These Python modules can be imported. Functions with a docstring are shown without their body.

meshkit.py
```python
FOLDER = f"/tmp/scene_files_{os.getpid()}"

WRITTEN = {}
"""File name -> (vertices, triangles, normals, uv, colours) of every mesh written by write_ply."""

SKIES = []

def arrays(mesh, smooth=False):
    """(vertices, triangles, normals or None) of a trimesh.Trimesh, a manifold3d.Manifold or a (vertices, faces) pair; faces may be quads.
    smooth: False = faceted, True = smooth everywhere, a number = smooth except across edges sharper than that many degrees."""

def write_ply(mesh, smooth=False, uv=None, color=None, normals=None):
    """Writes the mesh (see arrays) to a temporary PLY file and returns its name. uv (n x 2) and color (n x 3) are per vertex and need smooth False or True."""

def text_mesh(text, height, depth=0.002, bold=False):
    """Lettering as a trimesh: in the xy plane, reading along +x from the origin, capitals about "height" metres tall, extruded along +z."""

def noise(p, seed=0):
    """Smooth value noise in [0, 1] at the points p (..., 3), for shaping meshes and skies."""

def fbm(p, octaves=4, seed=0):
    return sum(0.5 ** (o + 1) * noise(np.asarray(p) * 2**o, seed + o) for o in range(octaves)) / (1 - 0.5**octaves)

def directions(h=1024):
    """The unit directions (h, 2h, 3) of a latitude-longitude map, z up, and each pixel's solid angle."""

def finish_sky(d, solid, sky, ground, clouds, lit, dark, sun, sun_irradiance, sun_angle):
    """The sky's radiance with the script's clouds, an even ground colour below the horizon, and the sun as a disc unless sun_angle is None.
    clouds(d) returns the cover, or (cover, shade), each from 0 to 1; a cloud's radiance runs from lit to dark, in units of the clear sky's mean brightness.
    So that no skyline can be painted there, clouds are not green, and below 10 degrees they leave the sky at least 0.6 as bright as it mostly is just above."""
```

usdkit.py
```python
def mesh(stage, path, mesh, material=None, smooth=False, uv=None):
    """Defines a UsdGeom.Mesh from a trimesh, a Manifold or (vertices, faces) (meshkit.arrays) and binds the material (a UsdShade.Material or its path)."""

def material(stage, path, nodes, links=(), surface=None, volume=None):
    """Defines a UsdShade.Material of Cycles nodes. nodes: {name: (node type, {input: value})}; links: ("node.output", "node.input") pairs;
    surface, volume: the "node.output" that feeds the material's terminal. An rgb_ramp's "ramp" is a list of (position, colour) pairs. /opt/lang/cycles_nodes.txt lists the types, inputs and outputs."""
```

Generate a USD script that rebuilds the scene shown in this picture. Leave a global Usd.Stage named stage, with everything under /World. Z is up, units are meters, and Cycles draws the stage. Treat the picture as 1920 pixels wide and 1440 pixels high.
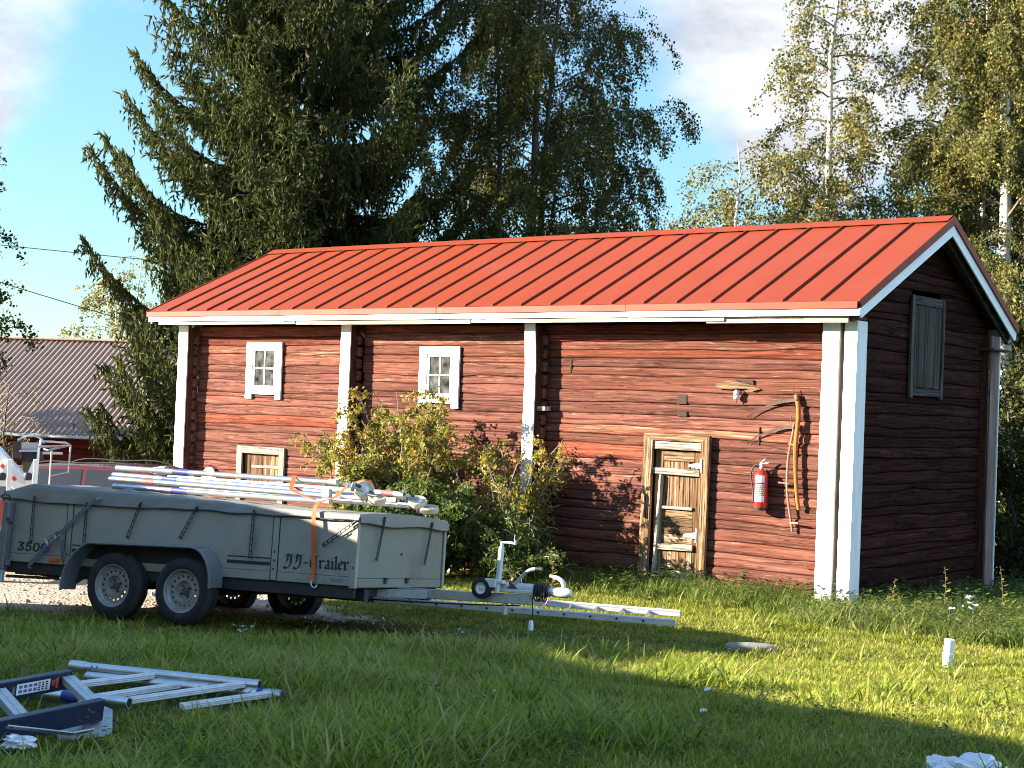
import math, random
import numpy as np
import trimesh
from shapely.geometry import Polygon, Point, box as sbox, LineString
from shapely.ops import unary_union
import usdkit, meshkit
from pxr import Usd, UsdGeom, UsdLux, UsdShade, Sdf, Gf, Vt

stage = Usd.Stage.CreateInMemory()
UsdGeom.SetStageUpAxis(stage, UsdGeom.Tokens.z)
UsdGeom.SetStageMetersPerUnit(stage, 1.0)
UsdGeom.Xform.Define(stage, '/World')
UsdGeom.Scope.Define(stage, '/World/Looks')

# ---------------------------------------------------------------- camera, sky, sun, exposure
CAM = np.array([8.72, -17.71, 2.30])
YAW, PITCH, ROLL = math.radians(38.66), math.radians(0.88), math.radians(2.12)
EXPOSURE = 2.42
SUN = np.array([-1.2, -1.0, 0.50]); SUN = SUN / np.linalg.norm(SUN)
SUN_INT, SKY_STR = 1.2, 0.078


def camera_axes():
    f = np.array([-math.sin(YAW) * math.cos(PITCH), math.cos(YAW) * math.cos(PITCH), math.sin(PITCH)])
    r = np.array([math.cos(YAW), math.sin(YAW), 0.0]); u = np.cross(r, f)
    c, s = math.cos(ROLL), math.sin(ROLL)
    return c * r + s * u, -s * r + c * u, f


def set_matrix(prim, cols, pos):
    m = Gf.Matrix4d(1.0)
    for i in range(3):
        m.SetRow(i, Gf.Vec4d(*[float(v) for v in cols[i]], 0))
    m.SetRow(3, Gf.Vec4d(*[float(v) for v in pos], 1))
    UsdGeom.Xformable(prim).AddTransformOp().Set(m)


_r, _u, _f = camera_axes()
cam = UsdGeom.Camera.Define(stage, '/World/camera')
set_matrix(cam, (_r, _u, -_f), CAM)
cam.CreateHorizontalApertureAttr(36.0)
cam.CreateVerticalApertureAttr(27.0)
cam.CreateFocalLengthAttr(36.0 * 2900 / 1920)
cam.CreateClippingRangeAttr(Gf.Vec2f(0.05, 5000))
cam.CreateExposureAttr(EXPOSURE)

SUN_EL = math.asin(SUN[2]); SUN_ROT = math.atan2(SUN[0], SUN[1])
dome = UsdLux.DomeLight.Define(stage, '/World/sky')
dome.GetPrim().SetCustomDataByKey('kind', 'structure')
dome.GetPrim().SetCustomDataByKey('label', 'blue autumn sky with drifting white and grey clouds')
dome.GetPrim().SetCustomDataByKey('category', 'sky')
CLOUDS = [  # direction (x, y, z) of a cloud bank, half width as a cosine, weight
    ((-0.434, 0.868, 0.258), 0.987, 0.62), ((-0.30, 0.90, 0.30), 0.985, 0.55), ((-0.845, 0.478, 0.225), 0.993, 0.42),
    ((-0.60, 0.74, 0.36), 0.99, 0.35), ((-0.46, 0.87, 0.175), 0.9985, 0.35), ((-0.845, 0.49, 0.155), 0.998, 0.33),
    ((0.35, 0.85, 0.35), 0.94, 0.5), ((-0.9, -0.2, 0.45), 0.95, 0.45), ((0.7, -0.5, 0.4), 0.93, 0.5), ((-0.1, -0.8, 0.5), 0.94, 0.45), ((0.1, 0.1, 0.9), 0.95, 0.45), ((0.9, 0.3, 0.5), 0.95, 0.45)]  # unseen banks out of view, widened to whiten the blue fill light
sky_nodes = {
    'sky': ('sky_texture', dict(sky_type='single_scattering', sun_disc=False, sun_elevation=SUN_EL, sun_rotation=SUN_ROT, altitude=100.0, air_density=1.0, aerosol_density=0.02, ozone_density=2.2)),
    'tc': ('texture_coordinate', {}),
    'mp': ('mapping', dict(mapping_type='point', scale=(1.0, 1.0, 2.2), location=(0.3, 0.1, 0.0))),
    'nz': ('noise_texture', dict(scale=4.2, detail=9.0, roughness=0.58, distortion=0.25)),
    'nz2': ('noise_texture', dict(scale=9.0, detail=6.0, roughness=0.6)),
    'mr': ('map_range', dict(range_type='smoothstep', from_min=0.585, from_max=0.97, to_min=0.0, to_max=0.95, clamp=True)),
    'cc': ('rgb_ramp', dict(ramp=[(0.34, (1.55, 1.62, 1.80)), (0.58, (2.6, 2.63, 2.70))])),
    'tn': ('mix_color', dict(blend_type='multiply', fac=1.0, b=(0.74, 0.93, 0.99), use_clamp=False)),
    'sz': ('separate_xyz', {}), 'el': ('map_range', dict(from_min=0.0, from_max=0.75, to_min=0.50, to_max=1.18, clamp=True)), 'cg': ('combine_xyz', {}),
    'gr': ('mix_color', dict(blend_type='multiply', fac=1.0, use_clamp=False)),
    'mx': ('mix_color', dict(blend_type='mix')),
    'bg': ('background_shader', dict(strength=SKY_STR)),
}
sky_links = [('tc.generated', 'mp.vector'), ('mp.vector', 'nz.vector'), ('mp.vector', 'nz2.vector')]
prev = 'nz.fac'
for i, (d, hw, wt) in enumerate(CLOUDS):
    d = np.array(d) / np.linalg.norm(d)
    sky_nodes[f'd{i}'] = ('vector_math', dict(math_type='dot_product', vector2=tuple(d)))
    sky_nodes[f'r{i}'] = ('map_range', dict(range_type='smoothstep', from_min=hw, from_max=1.0, to_min=0.0, to_max=wt, clamp=True))
    sky_nodes[f'a{i}'] = ('math', dict(math_type='add'))
    sky_links += [('tc.generated', f'd{i}.vector1'), (f'd{i}.value', f'r{i}.value'), (prev, f'a{i}.value1'), (f'r{i}.result', f'a{i}.value2')]
    prev = f'a{i}.value'
sky_links += [(prev, 'mr.value'), ('mr.result', 'mx.fac'), ('tc.generated', 'sz.vector'), ('sz.z', 'el.value'), ('el.result', 'cg.x'), ('el.result', 'cg.y'), ('el.result', 'cg.z'), ('sky.color', 'tn.a'), ('tn.result', 'gr.a'), ('cg.vector', 'gr.b'), ('gr.result', 'mx.a'), ('nz2.fac', 'cc.fac'), ('cc.color', 'mx.b'), ('mx.result', 'bg.color')]
sky_mat = usdkit.material(stage, '/World/Looks/sky_material', sky_nodes, sky_links, surface='bg.background')
UsdShade.MaterialBindingAPI.Apply(dome.GetPrim()).Bind(sky_mat)

sun = UsdLux.DistantLight.Define(stage, '/World/sun')
_z = SUN; _x = np.cross([0, 0, 1.0], _z); _x /= np.linalg.norm(_x); _y = np.cross(_z, _x)
set_matrix(sun, (_x, _y, _z), (0, 0, 50))
sun.CreateNormalizeAttr(True); sun.CreateIntensityAttr(SUN_INT); sun.CreateAngleAttr(0.5)
sun.CreateColorAttr(Gf.Vec3f(1.0, 0.90, 0.74))

# ---------------------------------------------------------------- helpers
F_H = np.array([-math.sin(YAW), math.cos(YAW)]); R_H = np.array([math.cos(YAW), math.sin(YAW)])
_TD = np.array([-60, 5.0, 6.5, 8.2, 10, 12, 13, 14, 15, 16, 18, 20, 22, 24, 30, 45, 70, 600.])
_TZ = np.array([1.0, .93, .85, .76, .55, .30, .20, .12, .06, .02, 0, -.02, -.12, -.3, -.7, -1.3, -1.6, -2.0])


def terrain(x, y):
    x = np.asarray(x, float); y = np.asarray(y, float)
    d = (x - CAM[0]) * F_H[0] + (y - CAM[1]) * F_H[1]
    z = np.interp(d, _TD, _TZ)
    z = 0.5 * z + 0.25 * np.interp(d - .7, _TD, _TZ) + 0.25 * np.interp(d + .7, _TD, _TZ)
    return z


def ground_at(X, d):
    p = CAM[:2] + X * R_H + d * F_H
    return np.array([p[0], p[1], float(terrain(p[0], p[1]))])


_used = {}


def numbered(parent, name):
    k = (parent, name); n = _used.get(k, -1) + 1; _used[k] = n
    return f'{parent}/{name}' if n == 0 else f'{parent}/{name}_{n:03d}'


def path_of(parent):
    return '/World' if parent is None else str(parent.GetPath())


def tag(prim, label=None, cat=None, group=None, kind=None):
    p = prim.GetPrim() if hasattr(prim, 'GetPrim') else prim
    for k, v in (('label', label), ('category', cat), ('group', group), ('kind', kind)):
        if v:
            p.SetCustomDataByKey(k, v)
    return p


def thing(name, label, cat, loc=(0, 0, 0), group=None, kind=None, cols=None):
    x = UsdGeom.Xform.Define(stage, numbered('/World', name))
    if cols is None:
        x.AddTranslateOp().Set(Gf.Vec3d(*[float(v) for v in loc]))
    else:
        set_matrix(x, cols, loc)
    return tag(x, label, cat, group, kind)


def obj(parent, name, m, mat, smooth=False, label=None, kind=None, tint=None):
    if isinstance(m, MB):
        m = m.get()
    g = usdkit.mesh(stage, numbered(path_of(parent), name), m, mat, smooth=smooth)
    if tint is not None:
        UsdGeom.PrimvarsAPI(g).CreatePrimvar('tint', Sdf.ValueTypeNames.FloatArray, 'vertex').Set(Vt.FloatArray.FromNumpy(np.asarray(tint, np.float32)))
    return tag(g, label, None, None, kind)


def holder(parent, name, label=None):
    x = UsdGeom.Xform.Define(stage, numbered(path_of(parent), name))
    return tag(x, label)


def _chamfer_faces():
    P = []
    for sx in (-1, 1):
        for sy in (-1, 1):
            for sz in (-1, 1):
                for a in range(3):
                    v = np.array([sx, sy, sz], float) * 0.8; v[a] = np.sign(v[a]); P.append(v)
    P = np.array(P)
    from scipy.spatial import ConvexHull
    h = ConvexHull(P); F = h.simplices.copy()
    for i, t in enumerate(F):
        n = np.cross(P[t[1]] - P[t[0]], P[t[2]] - P[t[0]])
        if n @ P[t].mean(0) < 0:
            F[i] = t[::-1]
    return np.sign(P), np.abs(P) > 0.9, F


_CS, _CM, _CF = _chamfer_faces()


def box_vf(c, s, bev=0.004):
    h = np.asarray(s, float) / 2; b = min(bev, 0.45 * h.min())
    V = _CS * np.where(_CM, h, h - b)
    return V + np.asarray(c, float), _CF


def frame_from(d, up=(0, 0, 1)):
    d = np.asarray(d, float); d = d / np.linalg.norm(d)
    up = np.asarray(up, float)
    if abs(d @ up) > 0.97:
        up = np.array([1.0, 0, 0]) if abs(d[0]) < .9 else np.array([0, 1.0, 0])
    s = np.cross(up, d); s /= np.linalg.norm(s)
    return d, s, np.cross(d, s)


class MB:
    def __init__(self):
        self.V, self.F, self.n = [], [], 0

    def add(self, vf):
        if isinstance(vf, MB):
            vf = vf.get()
        elif hasattr(vf, 'vertices'):
            vf = (np.array(vf.vertices), np.array(vf.faces))
        v, f = np.asarray(vf[0], float), np.asarray(vf[1], int)
        if f.shape[1] == 4:
            f = np.vstack([f[:, [0, 1, 2]], f[:, [0, 2, 3]]])
        self.V.append(v); self.F.append(f + self.n); self.n += len(v)
        return self

    def get(self):
        return np.vstack(self.V), np.vstack(self.F)

    def box(self, c, s, bev=0.004):
        return self.add(box_vf(c, s, bev))

    def bx(self, x0, x1, y0, y1, z0, z1, bev=0.004):
        return self.box(((x0 + x1) / 2, (y0 + y1) / 2, (z0 + z1) / 2), (abs(x1 - x0), abs(y1 - y0), abs(z1 - z0)), bev)

    def beam(self, p0, p1, w, h, up=(0, 0, 1), bev=0.003):
        p0, p1 = np.asarray(p0, float), np.asarray(p1, float)
        d, s, u = frame_from(p1 - p0, up)
        V, F = box_vf((0, 0, 0), (np.linalg.norm(p1 - p0), w, h), bev)
        return self.add((V[:, :1] * d + V[:, 1:2] * s + V[:, 2:] * u + (p0 + p1) / 2, F))

    def tube(self, pts, r, n=12, caps=True, hollow=0.0):
        p = np.asarray(pts, float); m = len(p); r = np.broadcast_to(r, (m,)).astype(float)
        t = np.gradient(p, axis=0); t /= np.linalg.norm(t, axis=1, keepdims=True) + 1e-12
        _, s, u = frame_from(t[0]); S, U = [s], [u]
        for i in range(1, m):
            s = S[-1] - t[i] * (S[-1] @ t[i]); s /= np.linalg.norm(s) + 1e-12
            S.append(s); U.append(np.cross(t[i], s))
        S, U = np.array(S), np.array(U)
        a = np.arange(n) * 2 * np.pi / n
        V = p[:, None] + r[:, None, None] * (np.cos(a)[None, :, None] * S[:, None] + np.sin(a)[None, :, None] * U[:, None])
        V = V.reshape(-1, 3); F = []
        i, j = np.meshgrid(np.arange(m - 1), np.arange(n), indexing='ij')
        q = np.stack([i * n + j, i * n + (j + 1) % n, (i + 1) * n + (j + 1) % n, (i + 1) * n + j], -1).reshape(-1, 4)
        self.add((V, q))
        if caps:
            for k, rev in ((0, True), (m - 1, False)):
                ring = V[k * n:(k + 1) * n]
                if hollow > 0:  # an open tube end: a rim and a dark well a little way in
                    sgn = -1.0 if rev else 1.0
                    inner = p[k] + (ring - p[k]) * hollow
                    deep = inner - sgn * t[k] * r[k] * 3
                    W = np.vstack([ring, inner, deep, (p[k] - sgn * t[k] * r[k] * 3)[None]])
                    jj = np.arange(n); j2 = (jj + 1) % n
                    f = np.vstack([np.stack([jj, j2, n + j2], 1), np.stack([jj, n + j2, n + jj], 1), np.stack([n + jj, n + j2, 2 * n + j2], 1), np.stack([n + jj, 2 * n + j2, 2 * n + jj], 1), np.stack([2 * n + jj, 2 * n + j2, np.full(n, 3 * n)], 1)])
                else:
                    W = np.vstack([ring, p[k][None]]); jj = np.arange(n)
                    f = np.stack([jj, (jj + 1) % n, np.full(n, n)], 1)
                self.add((W, f[:, ::-1] if rev else f))
        return self

    def lathe(self, prof, axis_p, axis_d, n=24):
        """prof: (along, radius) pairs."""
        d, s, u = frame_from(axis_d); a = np.arange(n) * 2 * np.pi / n
        pr = np.asarray(prof, float); m = len(pr)
        V = np.asarray(axis_p, float) + pr[:, 0][:, None, None] * d + pr[:, 1][:, None, None] * (np.cos(a)[None, :, None] * s + np.sin(a)[None, :, None] * u)
        i, j = np.meshgrid(np.arange(m - 1), np.arange(n), indexing='ij')
        q = np.stack([i * n + j, i * n + (j + 1) % n, (i + 1) * n + (j + 1) % n, (i + 1) * n + j], -1).reshape(-1, 4)
        return self.add((V.reshape(-1, 3), q))

    def poly(self, pts, org, ex, ey, depth):
        """A flat polygon (points or a shapely polygon) in the plane (org, ex, ey), extruded along ex x ey by depth."""
        ps = pts if hasattr(pts, 'geom_type') else Polygon(pts)
        ps = [g for g in getattr(ps, 'geoms', [ps]) if g.geom_type == 'Polygon' and g.area > 1e-9]
        ex, ey = np.asarray(ex, float), np.asarray(ey, float); ez = np.cross(ex, ey)
        for g in ps:
            t = trimesh.creation.extrude_polygon(g, depth)
            v = np.array(t.vertices)
            self.add((np.asarray(org, float) + v[:, :1] * ex + v[:, 1:2] * ey + v[:, 2:] * ez, np.array(t.faces)))
        return self


def curve(pts, n=16):
    """A smooth curve through the points (Catmull-Rom)."""
    p = np.asarray(pts, float)
    if len(p) < 3:
        return p[0] + (p[1] - p[0]) * np.linspace(0, 1, n)[:, None]
    from scipy.interpolate import CubicSpline
    s = np.r_[0, np.cumsum(np.linalg.norm(np.diff(p, axis=0), axis=1))]
    return CubicSpline(s, p)(np.linspace(0, s[-1], n))


# ---------------------------------------------------------------- materials
def L(name):
    return f'/World/Looks/{name}'


def paint(name, c1, c2=None, scale=6.0, rough=0.5, metal=0.0, bump=0.0, stretch=(1, 1, 1), lo=0.35, hi=0.65, detail=6.0, spec=0.5, coat=0.0, dirt=None, dirt_amount=0.5, bump_scale=None, rough2=None):
    c2 = c2 or tuple(0.8 * x for x in c1)
    n = {'tc': ('texture_coordinate', {}), 'mp': ('mapping', dict(mapping_type='point', scale=stretch)),
         'nz': ('noise_texture', dict(scale=scale, detail=detail, roughness=0.6)),
         'rp': ('rgb_ramp', dict(ramp=[(lo, c1), (hi, c2)])),
         'p': ('principled_bsdf', dict(roughness=rough, metallic=metal, specular_ior_level=spec, coat_weight=coat))}
    l = [('tc.object', 'mp.vector'), ('mp.vector', 'nz.vector'), ('nz.fac', 'rp.fac')]
    col = 'rp.color'
    if dirt:
        n['dn'] = ('noise_texture', dict(scale=scale * 0.37, detail=8.0, roughness=0.65))
        n['dr'] = ('map_range', dict(range_type='smoothstep', from_min=0.62 - 0.3 * dirt_amount, from_max=0.85 - 0.3 * dirt_amount, to_min=0.0, to_max=0.85, clamp=True))
        n['dm'] = ('mix_color', dict(b=dirt))
        l += [('mp.vector', 'dn.vector'), ('dn.fac', 'dr.value'), ('dr.result', 'dm.fac'), (col, 'dm.a')]
        col = 'dm.result'
    l.append((col, 'p.base_color'))
    if rough2 is not None:
        n['rr'] = ('map_range', dict(from_min=0.3, from_max=0.7, to_min=rough, to_max=rough2, clamp=True)); l += [('nz.fac', 'rr.value'), ('rr.result', 'p.roughness')]
    if bump:
        n['bn'] = ('noise_texture', dict(scale=bump_scale or scale * 3, detail=6.0, roughness=0.6))
        n['bp'] = ('bump', dict(strength=0.6, distance=bump))
        l += [('mp.vector', 'bn.vector'), ('bn.fac', 'bp.height'), ('bp.normal', 'p.normal')]
    return usdkit.material(stage, L(name), n, l, surface='p.BSDF')


def wood(name, c_dark, c_mid, c_light, along='x', rough=0.85, crack=0.55, wear=None, wear_amount=0.4, bump=0.006, gscale=1.0, spec=0.07):
    """Weathered timber: long grain streaks, dark drying cracks that run with the grain, tone that varies from piece to piece, and patches worn to bare wood."""
    st = {'x': (0.35, 6, 6), 'y': (6, 0.35, 6), 'z': (6, 6, 0.35)}[along]; st = tuple(v * gscale for v in st)
    st2 = {'x': (0.30, 13, 13), 'y': (13, 0.30, 13), 'z': (13, 13, 0.30)}[along]; st2 = tuple(v * gscale for v in st2)
    n = {'tc': ('texture_coordinate', {}), 'oi': ('object_info', {}),
         'of': ('math', dict(math_type='multiply', value2=37.0)), 'cx': ('combine_xyz', {}), 'va': ('vector_math', dict(math_type='add')),
         'mp': ('mapping', dict(mapping_type='point', scale=st)), 'mc': ('mapping', dict(mapping_type='point', scale=st2)),
         'g': ('noise_texture', dict(scale=3.0, detail=7.0, roughness=0.65, distortion=0.4)),
         'rp': ('rgb_ramp', dict(ramp=[(0.28, c_dark), (0.5, c_mid), (0.72, c_light)])),
         'c': ('noise_texture', dict(scale=1.5, detail=3.0, roughness=0.5, distortion=0.6)),
         'ca': ('math', dict(math_type='subtract', value2=0.5)), 'cb': ('math', dict(math_type='absolute')),
         'cm': ('map_range', dict(range_type='smoothstep', from_min=0.006, from_max=0.026, to_min=crack, to_max=0.0, clamp=True)),
         'ov': ('map_range', dict(from_min=0.0, from_max=1.0, to_min=0.72, to_max=1.28, clamp=True)),
         'hv': ('hsv', dict(hue=0.5, saturation=1.0, fac=1.0)),
         'mk': ('mix_color', dict(b=tuple(0.22 * v for v in c_dark))),
         'h1': ('math', dict(math_type='multiply', value2=0.5)), 'h': ('math', dict(math_type='subtract')),
         'bp': ('bump', dict(strength=0.9, distance=bump)),
         'p': ('principled_bsdf', dict(roughness=rough, specular_ior_level=spec))}
    l = [('oi.random', 'of.value1'), ('of.value', 'cx.x'), ('of.value', 'cx.y'), ('of.value', 'cx.z'), ('tc.object', 'va.vector1'), ('cx.vector', 'va.vector2'),
         ('va.vector', 'mp.vector'), ('va.vector', 'mc.vector'), ('mp.vector', 'g.vector'), ('mc.vector', 'c.vector'),
         ('g.fac', 'rp.fac'), ('c.fac', 'ca.value1'), ('ca.value', 'cb.value1'), ('cb.value', 'cm.value'),
         ('oi.random', 'ov.value'), ('ov.result', 'hv.value'), ('cm.result', 'mk.fac'),
         ('g.fac', 'h1.value1'), ('h1.value', 'h.value1'), ('cm.result', 'h.value2'), ('h.value', 'bp.height'), ('bp.normal', 'p.normal'), ('mk.result', 'p.base_color')]
    src = 'rp.color'
    if wear:
        n['w'] = ('noise_texture', dict(scale=2.0, detail=9.0, roughness=0.72, distortion=0.5))
        n['w2'] = ('math', dict(math_type='multiply_add', value2=0.14, value3=-0.07))
        n['w3'] = ('math', dict(math_type='add'))
        n['wr'] = ('map_range', dict(range_type='smoothstep', from_min=0.80 - 0.4 * wear_amount, from_max=0.98 - 0.4 * wear_amount, to_min=0.0, to_max=0.85, clamp=True))
        n['wm'] = ('mix_color', dict(b=wear))
        l += [('mp.vector', 'w.vector'), ('oi.random', 'w2.value1'), ('w.fac', 'w3.value1'), ('w2.value', 'w3.value2'), ('w3.value', 'wr.value'), ('wr.result', 'wm.fac'), ('rp.color', 'wm.a')]
        src = 'wm.result'
    if wear:   # thin pale streaks where the paint has gone from the grain's ridges
        n['sm'] = ('mapping', dict(mapping_type='point', scale=tuple(v * 2.6 for v in st)))
        n['sn'] = ('noise_texture', dict(scale=3.2, detail=5.0, roughness=0.7, distortion=0.3))
        n['sr'] = ('map_range', dict(range_type='smoothstep', from_min=0.555, from_max=0.72, to_min=0.0, to_max=0.7, clamp=True))
        n['sx'] = ('mix_color', dict(b=tuple(.85 * v for v in wear)))
        l += [('va.vector', 'sm.vector'), ('sm.vector', 'sn.vector'), ('sn.fac', 'sr.value'), ('sr.result', 'sx.fac'), (src, 'sx.a')]
        src = 'sx.result'
    kz = {'x': (1.7, 7, 7), 'y': (7, 1.7, 7), 'z': (7, 7, 1.7)}[along]
    n['km'] = ('mapping', dict(mapping_type='point', scale=kz)); n['kv'] = ('voronoi_texture', dict(scale=1.0, feature='f1', randomness=1.0))
    n['kr'] = ('map_range', dict(range_type='smoothstep', from_min=0.05, from_max=0.15, to_min=0.62, to_max=0.0, clamp=True)); n['kx'] = ('mix_color', dict(b=tuple(.45 * v for v in c_dark)))
    l += [('va.vector', 'km.vector'), ('km.vector', 'kv.vector'), ('kv.distance', 'kr.value'), ('kr.result', 'kx.fac'), (src, 'kx.a')]
    src = 'kx.result'
    l += [(src, 'hv.color'), ('hv.color', 'mk.a')]
    return usdkit.material(stage, L(name), n, l, surface='p.BSDF')


def leaf_mat(name, ramp, trans=0.35, rough=0.55, prim='tint', spec=0.12):
    """Leaves: colour from the mesh's per-leaf value, light passing through."""
    n = {'at': ('attribute', dict(attribute=prim)), 'rp': ('rgb_ramp', dict(ramp=ramp)),
         'p': ('principled_bsdf', dict(roughness=rough, specular_ior_level=spec)),
         'br': ('hsv', dict(hue=0.5, saturation=1.1, value=1.35, fac=1.0)),
         't': ('translucent_bsdf', {}), 'm': ('mix_closure', dict(fac=trans))}
    l = [('at.fac', 'rp.fac'), ('rp.color', 'p.base_color'), ('rp.color', 'br.color'), ('br.color', 't.color'), ('p.BSDF', 'm.closure1'), ('t.BSDF', 'm.closure2')]
    return usdkit.material(stage, L(name), n, l, surface='m.closure')


M = {}
RED = ((0.072, 0.030, 0.022), (0.138, 0.052, 0.038), (0.205, 0.090, 0.066))
M['log_x'] = wood('falu_red_log', *RED, along='x', wear=(0.42, 0.26, 0.16), wear_amount=0.36, crack=0.62)
M['log_x_worn'] = wood('falu_red_log_bleached', (0.075, 0.029, 0.021), (0.15, 0.053, 0.036), (0.225, 0.090, 0.060), along='x', wear=(0.46, 0.29, 0.17), wear_amount=0.55, crack=0.55)
M['log_x_fresh'] = wood('falu_red_log_sheltered', (0.085, 0.024, 0.015), (0.17, 0.045, 0.026), (0.24, 0.072, 0.042), along='x', wear=(0.42, 0.22, 0.11), wear_amount=0.40, crack=0.6)
M['log_y'] = wood('falu_red_log_shade_darkened', (0.011, 0.004, 0.003), (0.030, 0.009, 0.006), (0.056, 0.019, 0.012), along='y', spec=0.04, wear=(0.10, 0.065, 0.05), wear_amount=0.30, crack=0.8)  # same red logs, colour darkened to stand for the shade on the gable
M['brown_board'] = wood('dark_red_brown_board', (0.05, 0.02, 0.014), (0.10, 0.035, 0.024), (0.16, 0.06, 0.04), along='z', wear=(0.3, 0.2, 0.14), wear_amount=0.3)
M['rear_board'] = wood('bare_reddish_grey_board', (0.10, 0.062, 0.052), (0.175, 0.118, 0.102), (0.26, 0.19, 0.17), along='z')
M['white_board'] = paint('white_board_paint', (0.80, 0.79, 0.76), (0.70, 0.69, 0.65), scale=5, stretch=(3, 3, 0.35), rough=0.6, bump=0.002, dirt=(0.34, 0.30, 0.25), dirt_amount=0.26)
M['white_frame'] = paint('white_frame_paint', (0.82, 0.82, 0.80), (0.74, 0.74, 0.72), scale=9, rough=0.5, bump=0.0015, dirt=(0.45, 0.42, 0.38), dirt_amount=0.02)
M['grey_wood_z'] = wood('grey_weathered_plank', (0.09, 0.075, 0.06), (0.21, 0.18, 0.15), (0.34, 0.30, 0.26), along='z', crack=0.8)
M['grey_wood_x'] = wood('grey_weathered_crosspiece', (0.14, 0.115, 0.09), (0.28, 0.24, 0.19), (0.42, 0.38, 0.32), along='x', crack=0.7)
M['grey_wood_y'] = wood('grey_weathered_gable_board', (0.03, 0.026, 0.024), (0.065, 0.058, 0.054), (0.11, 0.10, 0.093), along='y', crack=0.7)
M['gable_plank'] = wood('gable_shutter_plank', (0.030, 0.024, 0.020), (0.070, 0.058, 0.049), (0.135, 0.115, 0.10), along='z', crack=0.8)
M['door_wood_z'] = wood('brown_door_plank', (0.045, 0.024, 0.013), (0.17, 0.095, 0.050), (0.37, 0.24, 0.14), along='z', crack=0.75, wear=(0.50, 0.40, 0.29), wear_amount=0.6, gscale=1.5)
M['door_wood_x'] = wood('brown_door_crosspiece', (0.065, 0.036, 0.02), (0.18, 0.11, 0.06), (0.32, 0.23, 0.145), along='x', crack=0.75, wear=(0.54, 0.46, 0.36), wear_amount=0.62, gscale=1.5)
M['pale_wood_x'] = wood('bleached_crosspiece', (0.20, 0.16, 0.12), (0.36, 0.31, 0.25), (0.48, 0.43, 0.36), along='x', crack=0.7)
M['pale_wood_z'] = wood('bleached_stile', (0.20, 0.16, 0.12), (0.36, 0.31, 0.25), (0.48, 0.43, 0.36), along='z', crack=0.6)
M['handle_wood'] = wood('varnished_handle', (0.20, 0.06, 0.018), (0.40, 0.14, 0.04), (0.52, 0.22, 0.08), along='z', crack=0.2, gscale=3)
M['handle_grey'] = wood('grey_handle', (0.17, 0.10, 0.07), (0.28, 0.18, 0.13), (0.38, 0.27, 0.20), along='z', crack=0.2, gscale=3)
M['roof_red'] = paint('red_coated_steel', (0.205, 0.036, 0.0125), (0.187, 0.032, 0.011), scale=1.6, rough=0.45, rough2=0.55, spec=0.22, bump=0.0015, bump_scale=5, dirt=(0.20, 0.045, 0.032), dirt_amount=0.22)
M['white_metal'] = paint('white_coated_steel', (0.80, 0.80, 0.79), (0.76, 0.76, 0.75), scale=3, rough=0.45)
M['dark_soffit'] = wood('old_soffit_board', (0.04, 0.025, 0.018), (0.09, 0.055, 0.04), (0.15, 0.10, 0.075), along='x')
M['pale_plank'] = wood('bare_eave_plank', (0.32, 0.26, 0.20), (0.50, 0.44, 0.36), (0.62, 0.56, 0.48), along='x')
M['dark_hole'] = paint('dark_notch', (0.03, 0.017, 0.012), (0.05, 0.025, 0.018), rough=0.95)
M['galv'] = paint('galvanised_steel', (0.52, 0.52, 0.51), (0.40, 0.40, 0.39), scale=22, rough=0.45, rough2=0.62, metal=0.75, bump=0.0006)
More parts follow.
